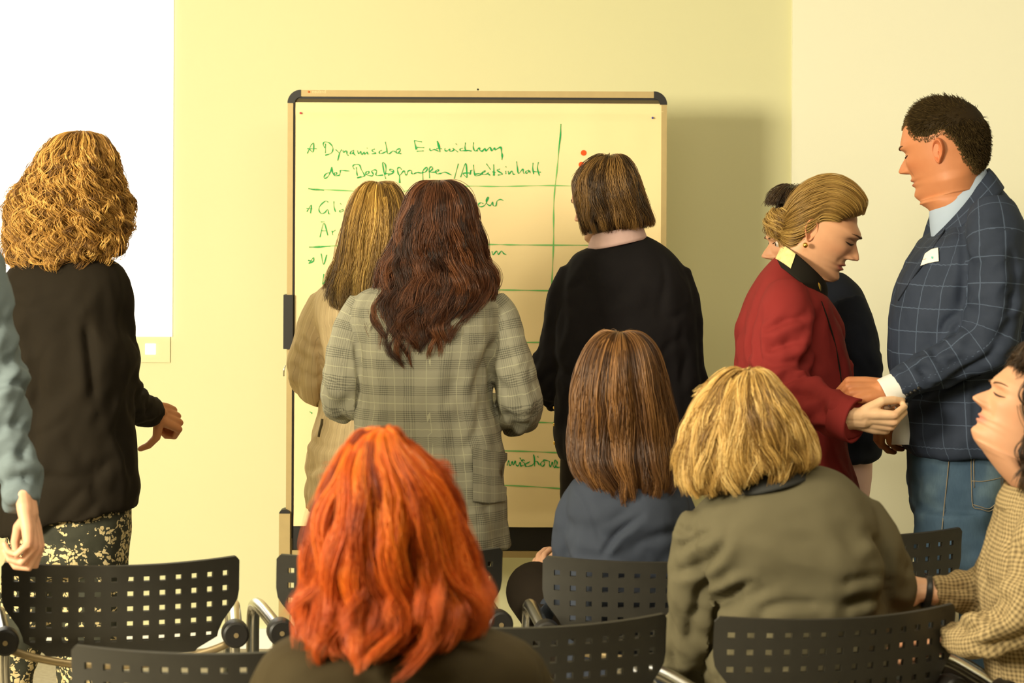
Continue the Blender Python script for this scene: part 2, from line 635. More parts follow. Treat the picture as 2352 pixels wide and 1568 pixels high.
for x0, x1 in ((643, 668), (1520, 1545)):
    a = PB(x0, 1176); c = PB(x1, 1176)
    g = Geo().box((a[0], YB - .03, 0.03), (c[0], YB + .02, a[2])); link('leg', g, M['rail'], BB, board, False)
    g = Geo()
    xm = (a[0] + c[0]) / 2; r = (c[0] - a[0]) / 2
    t = np.linspace(0, math.pi, 11)
    G = np.stack([np.stack([xm - r * np.cos(t), np.full(11, YB + y), a[2] + r * .75 * np.sin(t)], 1) for y in (-.031, .021)], 0)
    g.grid(G, False)
    g.add(G[0], [tuple(range(11))]); g.add(G[1], [tuple(range(10, -1, -1))])
    link('leg_cap', g, M['black'], BB, board, False)
    g = Geo().tube([(xm, YB - .3, .035), (xm, YB + .3, .035)], .022, 12); link('foot', g, M['rail'], BB, board)
    for y in (-.28, .28):
        g = Geo().tube([(xm - .012, YB + y, .022), (xm + .012, YB + y, .022)], .022, 14); link('caster', g, M['black'], BB, board, True, 40)
# maker's lettering on the top rail
cu = bpy.data.curves.new('lettering', 'FONT'); cu.body = 'neuland'; cu.size = 0.0145
to = bpy.data.objects.new('tmp', cu); COL.objects.link(to)
dg = bpy.context.evaluated_depsgraph_get()
lm = bpy.data.meshes.new_from_object(to.evaluated_get(dg)); bpy.data.objects.remove(to)
p = PB(718, 214, .0185) - BB
lm.transform(Matrix.Translation(Vector(p)) @ Matrix.Rotation(math.pi / 2, 4, 'X'))
from_mesh('lettering', lm, M['letter'], board)
g = Geo()
for dx, dz, r in ((0, 0, .0035), (.003, -.001, .003)):
    t = np.linspace(0, 2 * math.pi, 12, endpoint=False)
    g.add(np.stack([dx + r * np.cos(t), np.zeros(12), dz + r * np.sin(t)], 1) + PB(710, 211, .0187), [tuple(range(12))])
link('logo_mark', g, M['logo'], BB, board, False)

# the sheet pinned over it, slightly wavy, lower edge curling up
x0, x1, z1, z0 = PB(678, 700)[0], PB(1521, 700)[0], PB(1100, 237)[2], PB(1100, 1207)[2]
nx, nz = 90, 110
X, Zz = np.meshgrid(np.linspace(x0, x1, nx), np.linspace(z1, z0, nz))
q = np.stack([X * 3.1, Zz * 2.6, X * 0 + 3.3], 2)
D = .010 + .008 * noise(q) + .0035 * noise(q * 3 + 9)
D += .006 * np.exp(-((Zz - PB(1100, 258)[2]) / .010) ** 2)
D += .012 * sm(z0 + .05, z0, Zz) * (1 + 1.4 * noise(q * 1.7 + 4))
D = np.clip(D, .0045, None)
paper_D = D
sheet = Geo().grid(np.stack([X, YB - D - .012 * 0 - .004, Zz], 2), False, uvs=(np.linspace(0, 1, nx), np.linspace(0, 1, nz)))
paper = link('chart_paper', sheet, M['paper'], ((x0 + x1) / 2, YB - .01, z0))
tag(paper, 'large cream paper sheet with green handwriting and ruled lines pinned on the board', 'paper')
PBASE = np.array(paper.location)


def paper_point(px, py, lift=.0016):
    p = PB(px, py)
    i = np.clip((z1 - p[2]) / (z1 - z0) * (nz - 1), 0, nz - 1.001); j = np.clip((p[0] - x0) / (x1 - x0) * (nx - 1), 0, nx - 1.001)
    i0, j0 = int(i), int(j); fi, fj = i - i0, j - j0
    d = (paper_D[i0, j0] * (1 - fi) * (1 - fj) + paper_D[i0 + 1, j0] * fi * (1 - fj) + paper_D[i0, j0 + 1] * (1 - fi) * fj + paper_D[i0 + 1, j0 + 1] * fi * fj)
    p[1] = YB - d - .004 - lift
    return p


def pen(strokes, org, sc, width, name, mat, m=5):
    g = Geo()
    for st in strokes:
        w = width
        if isinstance(st, tuple):
            st, w = st
        pts = crom([(org[0] + x / sc, org[1] + y / sc) for x, y in st], m)
        n = len(pts)
        tg = np.gradient(pts, axis=0); tg /= np.maximum(np.linalg.norm(tg, axis=1), 1e-6)[:, None]
        nr = np.stack([-tg[:, 1], tg[:, 0]], 1)
        L, R = [], []
        for k in range(n):
            hw = w * .5 * (.8 + .35 * math.sin(k * .7 + w))
            L.append(paper_point(*(pts[k] + nr[k] * hw))); R.append(paper_point(*(pts[k] - nr[k] * hw)))
        g.grid(np.stack([np.array(L), np.array(R)], 1), False)
    o = link(name, g, mat, (0, 0, 0), None, False)
    o.data.transform(Matrix.Translation(-Vector(PBASE))); o.parent = paper
    if len(strokes) > 1:
        o['kind'] = 'stuff'
    return o


l1a = [[(140, 440), (220, 260)], [(225, 265), (262, 245), (250, 410), (180, 360)], [(140, 350), (320, 350)],
       [(490, 250), (488, 435)], [(480, 335), (445, 270), (470, 220), (560, 235), (625, 310), (630, 380), (590, 440), (485, 475)],
       [(685, 365), (760, 435)], [(800, 365), (760, 440), (725, 580)], [(825, 380), (835, 420), (880, 390), (900, 400), (905, 460), (935, 478)],
       [(1040, 380), (985, 400), (965, 450), (1010, 440), (1035, 400), (1030, 440), (1070, 480)],
       [(1105, 385), (1115, 420), (1135, 445), (1165, 400), (1180, 455), (1200, 455), (1235, 410), (1245, 455), (1290, 410), (1300, 450), (1330, 450)],
       [(1286, 330), (1300, 345)], [(1440, 355), (1390, 370), (1400, 400), (1460, 435), (1375, 450)],
       [(1575, 380), (1530, 400), (1530, 440), (1590, 435), (1660, 400)], [(1640, 215), (1665, 330), (1680, 430), (1720, 445), (1780, 395), (1820, 400)],
       [(1820, 400), (1880, 435), (1930, 380), (1920, 350), (1860, 370), (1850, 420), (1890, 440), (1950, 445)]]
l2a = [[(570, 810), (500, 830), (460, 890), (480, 920), (540, 880), (590, 780), (610, 700), (625, 800), (650, 860)],
       [(650, 860), (700, 840), (700, 805), (660, 820), (670, 870), (760, 860)], [(760, 860), (775, 800), (780, 765), (850, 770), (950, 780)],
       [(1045, 745), (1015, 690), (1050, 655), (1140, 660), (1180, 750), (1240, 860), (1200, 890), (1100, 910)], [(1085, 705), (1090, 800), (1105, 870)],
       [(1100, 905), (1180, 880)], [(1240, 860), (1320, 820), (1320, 785), (1270, 800), (1280, 850), (1390, 878)],
       [(1390, 875), (1410, 840), (1380, 780), (1440, 755), (1475, 780), (1460, 840), (1480, 865), (1600, 855)],
       [(1650, 930), (1620, 820), (1590, 620), (1640, 650), (1655, 740), (1640, 850)], [(1630, 830), (1780, 820), (1795, 760), (1740, 745), (1730, 770), (1795, 800), (1760, 840), (1690, 855)],
       [(1955, 750), (1920, 710), (1875, 730), (1880, 790), (1915, 860), (1990, 780), (2010, 775)], ([(1915, 860), (1920, 1010)], 4),
       [(2010, 775), (2030, 850), (2060, 840), (2080, 780), (2140, 765), (2150, 820), (2180, 835), (2240, 810)]]
l1b = [([(150, 158), (185, 300)], 4), [(150, 158), (275, 180)], [(195, 265), (310, 270)], [(190, 328), (300, 322)], [(400, 280), (395, 300), (420, 318), (470, 300), (540, 330)],
       ([(515, 165), (545, 260), (560, 340)], 5), [(500, 285), (590, 288)], [(640, 280), (635, 310), (670, 325), (710, 295), (720, 330), (770, 315), (780, 285)],
       [(760, 280), (845, 340)], [(808, 205), (828, 224)], [(920, 280), (880, 290), (885, 320), (950, 318), (1040, 315)], [(962, 190), (955, 260), (970, 310), (1060, 325)],
       [(1092, 185), (1085, 260), (1110, 320), (1160, 320)], ([(1130, 320), (1180, 275), (1190, 310), (1230, 325), (1270, 280), (1290, 320), (1350, 265), (1380, 320), (1420, 275), (1430, 310)], 3.6),
       ([(1430, 310), (1520, 265), (1535, 340), (1545, 400), (1540, 465)], 4)]
l2b = [[(150, 685), (200, 665), (270, 675)], [(270, 675), (300, 620), (350, 580), (355, 620), (320, 660), (285, 660)], [(285, 655), (290, 800)],
       [(385, 660), (395, 590), (430, 575), (440, 610), (400, 655), (480, 660)], [(385, 600), (395, 755)], [(480, 660), (535, 640), (525, 620), (490, 645), (510, 685), (570, 680)],
       [(570, 680), (640, 660), (740, 705)], [(850, 525), (785, 765)], [(885, 740), (965, 520), (990, 745)], [(985, 745), (925, 680), (1040, 670)],
       [(1045, 625), (1035, 700), (1050, 640), (1070, 625)], [(1090, 540), (1100, 650), (1120, 715), (1200, 700), (1200, 680), (1120, 690)],
       [(1200, 700), (1270, 650), (1260, 640), (1225, 670), (1250, 700), (1330, 680)], [(1320, 660), (1330, 690), (1355, 710)], [(1295, 525), (1360, 618)],
       ([(1410, 535), (1415, 715)], 4), [(1390, 655), (1440, 662)], [(1510, 610), (1465, 630), (1550, 690), (1475, 705)], [(1600, 640), (1605, 690)], [(1598, 566), (1612, 582)],
       [(1640, 640), (1650, 690), (1700, 640), (1720, 690), (1750, 690)], [(1775, 490), (1785, 580), (1805, 680), (1870, 610), (1880, 660), (1895, 680)],
       [(1970, 625), (1920, 650), (1935, 680), (1975, 640), (1990, 675)], [(2035, 510), (2030, 600), (2045, 690)], [(2120, 500), (2105, 600), (2135, 715)], [(2050, 650), (2160, 660)]]
l3 = [[(95, 275), (155, 185), (145, 300)], [(90, 232), (170, 238)], [(390, 145), (350, 130), (280, 190), (260, 250), (290, 300), (340, 290), (380, 245), (395, 300), (415, 308)],
      [(468, 135), (470, 210), (490, 278)], [(556, 162), (572, 177)], [(600, 245), (550, 260), (560, 280), (610, 260)], [(275, 630), (330, 435), (385, 605)], [(290, 540), (375, 540)],
      [(290, 418), (340, 418)], [(440, 540), (455, 600)], [(445, 560), (490, 530)], [(110, 950), (185, 960), (130, 990)], [(120, 995), (185, 910), (180, 970), (115, 945)],
      [(292, 855), (325, 1005), (370, 870)], [(330, 1135), (310, 1280), (370, 1195)]]
l4 = [[(190, 235), (150, 220), (118, 250), (150, 280), (210, 255), (260, 160), (250, 140), (230, 190), (245, 240), (290, 262), (320, 210), (330, 260), (370, 265), (385, 200), (430, 175), (480, 190)],
      [(315, 920), (330, 970), (380, 915), (405, 965), (450, 915), (480, 950), (520, 970)]]
l5 = [[(190, 620), (230, 480), (250, 520), (270, 610), (310, 600), (345, 500), (380, 610), (440, 480), (460, 590), (520, 630), (580, 520), (600, 640), (640, 620)], [(575, 385), (640, 500)],
      [(720, 480), (680, 450), (640, 490), (730, 570), (690, 610), (600, 640)], [(880, 500), (850, 520), (760, 570), (740, 620), (790, 650), (940, 620)],
      [(940, 620), (1020, 500), (985, 290), (1010, 480), (1020, 650)], [(1020, 500), (1090, 500), (1160, 610)], [(1112, 335), (1128, 385)],
      [(1260, 490), (1200, 550), (1210, 620), (1270, 640), (1320, 560), (1290, 460), (1460, 490)],
      [(1460, 490), (1465, 600), (1500, 660), (1545, 520), (1570, 620), (1620, 680), (1680, 600), (1690, 520), (1640, 460), (1620, 520), (1650, 650), (1750, 680), (1810, 650), (1850, 600)]]
pen(l1a, (690, 300), 8.4, 2.6, 'handwriting', M['ink'])
pen(l1b, (930, 300), 6.918, 2.8, 'handwriting', M['ink'])
pen(l2a, (690, 300), 8.4, 2.7, 'handwriting', M['ink'])
pen(l2b, (930, 300), 6.918, 2.9, 'handwriting', M['ink'])
pen(l3, (690, 440), 6.03, 2.4, 'handwriting', M['ink'])
pen(l4, (1080, 430), 6.273, 2.6, 'handwriting', M['ink'])
pen(l5, (1150, 1020), 13.07, 2.8, 'handwriting', M['ink'])
rules = [[(709, 433), (760, 436), (900, 440), (1050, 428), (1150, 428), (1270, 426), (1400, 430), (1482, 434)], [(711, 567), (770, 564), (1000, 562), (1120, 561), (1200, 562), (1400, 563)],
         [(1000, 664), (1150, 665), (1270, 667)], [(900, 787), (1100, 786), (1262, 785)], [(1000, 962), (1220, 968), (1290, 971)], [(900, 1030), (1165, 1034), (1300, 1039)], [(900, 1107), (1165, 1113), (1300, 1121)],
         [(1288, 285), (1280, 380), (1272, 460), (1271, 560), (1266, 680), (1262, 800)]]
for r_ in rules:
    pen([r_], (0, 0), 1, 2.8, 'ruled_line', M['ink2'], 14)
for r_ in ([(709, 433), (720, 435), (745, 437)], [(711, 567), (730, 567), (760, 565)], [(1288, 285), (1287, 310), (1283, 350)], [(712, 944), (718, 948)]):
    pen([r_], (0, 0), 1, 3.2, 'ruled_line', M['ink'], 6)
for (px, py), lb in (((1340, 351), 'upper of the two round orange-red dot stickers on the cream paper'), ((1335, 378), 'lower of the two orange-red dot stickers, just above the dark bobbed head')):
    g = Geo(); t = np.linspace(0, 2 * math.pi, 20, endpoint=False); c = paper_point(px, py, .002)
    top = np.stack([.0092 * np.cos(t), np.full(20, -.0008), .0092 * np.sin(t)], 1) + c
    bot = top + np.array([0, .0016, 0])
    g.add(top, [tuple(range(20))]); g.grid(np.stack([top, bot]))
    tag(link('dot_sticker', g, M['red_dot'], c, None, False), lb, 'sticker', 'dot stickers on the paper')
for px, py, mt, lb in ((692, 260, 'pin_red', 'tiny red push pin in the top left corner of the paper'), (1498, 271, 'pin_blue', 'tiny blue push pin in the top right corner of the paper'), (1098, 206, 'black', 'tiny black push pin stuck in the top rail of the board')):
    c = PB(px, py, .016) if py < 230 else paper_point(px, py, 0)
    g = Geo().tube([c, c + (0, -.004, 0), c + (0, -.0045, 0), c + (0, -.009, 0)], [.0014, .0014, .0036, .003], 12)
    tag(link('push_pin', g, M[mt], c), lb, 'pin', 'push pins on the board')

# ------------------------------------------------------------------ chairs
PITCH, HOLE = 0.0345, 0.0128


def chair_meshes():
    parts = {}
    # perforated backrest: a grid of cells with the hole cells left out, then given thickness
    zt_, zb_ = 0.822, 0.612
    xs = [-.255, -.25, -.243]
    for c in range(14):
        xc = (c - 6.5) * PITCH
        xs += [xc - HOLE / 2, xc + HOLE / 2]
    xs += [.243, .25, .255]
    xs = np.array(xs)
    zs = [zt_, zt_ - .003, zt_ - .010]
    for r in range(5):
        zc = zt_ - .036 - r * .0335
        zs += [zc + HOLE / 2, zc - HOLE / 2]
    zs += [zb_ + .008, zb_]
    zs = np.array(zs)

    def hw(z):
        w = .255 - .045 * sm(.74, .655, z) - .05 * sm(.65, .612, z)
        return w - .008 * sm(zt_ - .011, zt_, z) ** 2

    nz_, nx_ = len(zs), len(xs)
    V = np.zeros((nz_, nx_, 3))
    for i, z in enumerate(zs):
        w = hw(z)
        x = np.clip(xs, -w, w)
        sag = .04 + .022 * sm(.62, .82, z)
        y = sag * (x / .255) ** 2 - (z - .61) * .20 + .02 * sm(.68, .61, z)
        V[i] = np.stack([x, y, z - .006 * (1 - (x / .255) ** 2) * sm(.78, .822, z)], 1)
    f = []
    for i in range(nz_ - 1):
        for j in range(nx_ - 1):
            hole = i >= 3 and i < nz_ - 3 and (i - 3) % 2 == 0 and j >= 3 and j < nx_ - 3 and (j - 3) % 2 == 0
            wl = min(hw(zs[i]), hw(zs[i + 1]))
            if hole and max(abs(xs[j]), abs(xs[j + 1])) > wl - .008:
                hole = False
            if not hole:
                a, b_, c, d = i * nx_ + j, i * nx_ + j + 1, (i + 1) * nx_ + j + 1, (i + 1) * nx_ + j
                f.append((a, b_, c, d))
    bm = bmesh.new()
    vs = [bm.verts.new(p) for p in V.reshape(-1, 3)]
    for q in f:
        bm.faces.new([vs[k] for k in q])
    bmesh.ops.remove_doubles(bm, verts=bm.verts, dist=.0006)
    bmesh.ops.dissolve_degenerate(bm, edges=bm.edges, dist=.0003)
    bmesh.ops.recalc_face_normals(bm, faces=bm.faces)
    me = bpy.data.meshes.new('backrest'); bm.to_mesh(me); bm.free()
    o = bpy.data.objects.new('tmp', me); COL.objects.link(o)
    md = o.modifiers.new('s', 'SOLIDIFY'); md.thickness = .008; md.offset = 0
    dg = bpy.context.evaluated_depsgraph_get()
    m2 = bpy.data.meshes.new_from_object(o.evaluated_get(dg))
    bpy.data.objects.remove(o); m2.name = 'backrest'
    m2.polygons.foreach_set('use_smooth', [True] * len(m2.polygons)); m2.set_sharp_from_angle(angle=math.radians(35))
    parts['backrest'] = (m2, 'chair')

    def mesh(name, g, mt, ang=40):
        o = link(name, g, M[mt], (0, 0, 0), None, True, ang)
        me = o.data; bpy.data.objects.remove(o)
        parts[name] = (me, mt)

    # seat shell: rounded, dished
    n = 40
    t = np.linspace(0, 2 * math.pi, n, endpoint=False)
    sx = .235 * np.sign(np.cos(t)) * np.abs(np.cos(t)) ** .35; sy = .225 * np.sign(np.sin(t)) * np.abs(np.sin(t)) ** .35
    rings = []
    for k, z in ((0.02, .442), (.4, .443), (.75, .45), (.95, .458), (1, .452), (1, .446), (.95, .436), (.5, .428), (.02, .427)):
        rings.append(np.stack([sx * k, .285 + sy * k, np.full(n, z) - .02 * np.clip((sy * k - .1) / .125, 0, 1) ** 2], 1))
    mesh('seat', Geo().grid(np.array(rings), True, True, True), 'seat')
    for sgn, nm in ((-1, 'l'), (1, 'r')):
        x = .250 * sgn
        # chrome arm running forward from the back joint, bending down into the front leg
        g = Geo().tube([(x, .035, .652), (x * 1.03, .15, .660), (x * 1.06, .27, .664), (x * 1.07, .335, .650), (x * 1.07, .365, .60), (x * 1.06, .385, .45), (x * 1.06, .40, .2), (x * 1.06, .41, .012)], .0155, 14, 6)
        mesh('armrest_' + nm, g, 'chrome')
        g = Geo().tube([(x * .98, .05, .648), (x * 1.0, .05, .60), (x * .98, .06, .45), (x, -.02, .2), (x * 1.02, -.10, .012)], .0115, 12, 5)
        mesh('leg_' + nm, g, 'chrome')
        g = Geo().tube([(x * .99, -.012, .651), (x * .99, -.008, .651), (x * .99, .0, .651), (x * .99, .03, .651), (x * .99, .045, .652), (x * .99, .047, .652)], [.024, .0285, .030, .030, .026, .018], 24)
        mesh('joint_' + nm, g, 'black', 30)
        g = Geo().tube([(x * .99, -.0135, .651), (x * .99, -.010, .651)], .0055, 12)
        mesh('button_' + nm, g, 'bar', 30)
        mesh('glide_' + nm, Geo().tube([(x * 1.06, .41, .0), (x * 1.06, .41, .02)], .019, 12), 'black')
        mesh('glideb_' + nm, Geo().tube([(x * 1.02, -.10, .0), (x * 1.02, -.10, .02)], .016, 12), 'black')
        g = Geo().tube([(x * .98, .06, .432), (x * 1.04, .385, .432)], .010, 10)
        mesh('rail_' + nm, g, 'chrome')
    g = Geo().tube([(-.247, .012, .636), (-.19, -.005, .618), (-.1, -.018, .602), (0, -.022, .597), (.1, -.018, .602), (.19, -.005, .618), (.247, .012, .636)], .0085, 12, 5, True, .6)
    mesh('back_bar', g, 'bar')
    mesh('cross_bar', Geo().tube([(-.24, .1, .425), (0, .1, .42), (.24, .1, .425)], .010, 10, 4), 'chrome')
    mesh('crossb_bar', Geo().tube([(-.25, .37, .425), (0, .37, .42), (.25, .37, .425)], .010, 10, 4), 'chrome')
    return parts


CHAIR = chair_meshes()
NAMES = {'crossb_bar': 'cross_bar', 'rail': 'seat_rail', 'joint': 'joint_cap', 'button': 'cap_button', 'glide': 'floor_glide', 'glideb': 'floor_glide'}


def chair(px_mid, s_mid, yaw_deg, label, dz=0.0, group='perforated conference chairs'):
    """origin on the floor under the middle of the backrest; yaw turns the right end away"""
    x = (px_mid - CX) / s_mid
    o = empty('conference_chair', (x, FPX / s_mid, dz))
    o.rotation_euler = (0, 0, math.radians(yaw_deg))
    tag(o, label, 'chair', group)
    joints = {}
    for k in sorted(CHAIR, key=lambda k: k.startswith('button')):
        me, mt = CHAIR[k]
        base = k[:-2] if k[-2:] in ('_l', '_r') else k
        nm = NAMES.get(base, base)
        par = joints[k[-1]] if base == 'button' else o
        if not me.materials:
            me.materials.append(M[mt])
        c = bpy.data.objects.new(nm, me); COL.objects.link(c); c.parent = par
        if base == 'joint':
            joints[k[-1]] = c
    return o


CH = [
    ('c1', 284, 1056, 11.5, 'empty black perforated chair in front of the floral trousers, at the left'),
    ('c2', 905, 1030, 13, 'black perforated chair mostly hidden behind the orange-haired head'),
    ('c3', 1518, 1040, 3, 'black perforated chair whose backrest holds the woman with long brown hair'),
    ('c4', 1988, 966, 12, 'black perforated chair at the right between the jeans and the grey-jacketed back'),
    ('ra', 500, 1294, 3, 'empty black perforated chair cut off by the lower edge, before the left chair'),
    ('rb', 1245, 1218, 14, 'empty black perforated chair right behind the orange-haired woman\'s shoulder'),
    ('rc', 1936, 1190, 18, 'black perforated chair with the blond-bobbed woman in the grey jacket'),
    ('rd', 2600, 1168, 10, 'black perforated chair cut off at the right edge, under the profiled woman'),
    ('re', 905, 1640, 0, 'chair hidden below the orange-haired woman in the olive jacket'),
]
for _, px, s, yw, lb in CH:
    chair(px, s, yw, lb)
# ------------------------------------------------------------------ people: tools
SKIN = (0.60, 0.31, 0.17)


class Loft:
    """a closed surface through rings given by their picture outline and depth
    rows: (py, x_left, x_right, half_depth_m, [shift_away_m, tilt_px]) at scale s"""

    def __init__(L, rows, s, n=64, m=6, expo=2.4):
        y0 = FPX / s
        R = []
        for r in rows:
            py, xl, xr, dep = r[:4]
            yo = r[4] if len(r) > 4 else 0
            tl = r[5] if len(r) > 5 else 0
            A, B = W(xr, py + tl / 2, y=y0), W(xl, py - tl / 2, y=y0)
            c = (A + B) / 2
            c[1] += yo
            R.append(np.concatenate([c, (A - B) / 2, [dep]]))
        L.setup(np.array(R), n, m, expo)

    def setup(L, R, n, m, expo):
        q = crom(R, m)
        q[:, 6] = np.maximum(q[:, 6], .001)
        t = np.linspace(0, 2 * math.pi, n, endpoint=False)
        c, s_ = np.cos(t), np.sin(t)
        e = 2 / expo
        c = np.sign(c) * np.abs(c) ** e; s_ = np.sign(s_) * np.abs(s_) ** e
        ay = np.zeros((len(q), 3)); ay[:, 1] = q[:, 6]
        L.G = q[:, None, :3] + q[:, None, 3:6] * c[None, :, None] + ay[:, None, :] * s_[None, :, None]
        L.N = outward(L.G, gnormals(L.G))
        T = np.roll(L.G, -1, 1) - np.roll(L.G, 1, 1)
        L.T = T / np.maximum(np.linalg.norm(T, axis=2, keepdims=True), 1e-9)
        d = np.linalg.norm(np.diff(L.G, axis=0), axis=2).mean(1)
        L.vl = np.concatenate([[0], np.cumsum(d)])
        L.len = L.vl[-1]
        L.per = (np.linalg.norm(np.roll(L.G, -1, 1) - L.G, axis=2).sum(1))
        L.rows = R

    def displaced(L, amp, freq=(9, 9, 3.5), seed=0.0, off=0.0):
        p = L.G * np.array(freq) + seed
        d = amp * (noise(p) * 1.5 + .7 * noise(p * 2.3 + 5)) + off
        return L.G + L.N * d[..., None]

    def at(L, u, v):
        """sample position, normal, tangent; u in turns, v in 0..1 along the length"""
        nv, nu = L.G.shape[:2]
        iv = np.interp(np.clip(v, 0, 1) * L.len, L.vl, np.arange(nv))
        iu = (u % 1.0) * nu
        i0 = np.clip(np.floor(iv).astype(int), 0, nv - 2); fv = (iv - i0)[..., None]
        j0 = np.floor(iu).astype(int) % nu; j1 = (j0 + 1) % nu; fu = (iu - np.floor(iu))[..., None]

        def s(A):
            return (A[i0, j0] * (1 - fv) + A[i0 + 1, j0] * fv) * (1 - fu) + (A[i0, j1] * (1 - fv) + A[i0 + 1, j1] * fv) * fu
        return s(L.G), s(L.N), s(L.T)


def path_px(pts, s):
    """(px, py, dy_m, r_px) -> world points and radii"""
    y0 = FPX / s
    P, R = [], []
    for px, py, dy, r in pts:
        y = y0 + dy
        P.append(W(px, py, y=y)); R.append(r * y / FPX)
    return np.array(P), np.array(R)


def sleeve_grid(pts, s, amp=.006, seed=0., n=40, m=9, elbow=None, flat=1.0):
    P, R = path_px(pts, s)
    G = tube_grid(P, R, n, m, flat)
    nv = len(G)
    N = outward(G, gnormals(G))
    al = np.concatenate([[0], np.cumsum(np.linalg.norm(np.diff(G.mean(1), axis=0), axis=1))])
    th = np.linspace(0, 2 * math.pi, n, endpoint=False)
    q = np.stack([np.tile(np.cos(th) * .9, (nv, 1)) + seed, np.tile(np.sin(th) * .9, (nv, 1)) + 1.7 * seed, np.tile(al[:, None] * 17, (1, n)) + np.tile(np.sin(th) * .8, (nv, 1))], 2)
    d = noise(q) * 1.4 + .5 * noise(q * 2.1 + 3)
    w = np.ones(nv)
    if elbow is not None:
        e = elbow * al[-1]
        w = .45 + 1.1 * np.exp(-((al - e) / .10) ** 2)
    w = w * sm(0, .05, al) * sm(0, .03, al[-1] - al)
    return G + N * (d * amp * w[:, None])[..., None]


def fringe(G, inner=.012):
    """close an open end with a small inward hem so that cloth has an edge"""
    c = G[-1].mean(0)
    last = G[-1] + (c - G[-1]) * (inner / np.maximum(np.linalg.norm(c - G[-1], axis=1), .02))[:, None]
    prev = G[-1] - G[-2]
    return np.concatenate([G, last[None], (last - 3 * prev)[None]], 0)


def vnormals(v, f):
    n = np.zeros_like(v)
    q = np.array([t if len(t) == 4 else (t[0], t[1], t[2], t[2]) for t in f])
    fn = np.cross(v[q[:, 2]] - v[q[:, 0]], v[q[:, 3]] - v[q[:, 1]])
    for k in range(4):
        np.add.at(n, q[:, k], fn)
    n /= np.maximum(np.linalg.norm(n, axis=1), 1e-12)[:, None]
    return n, q


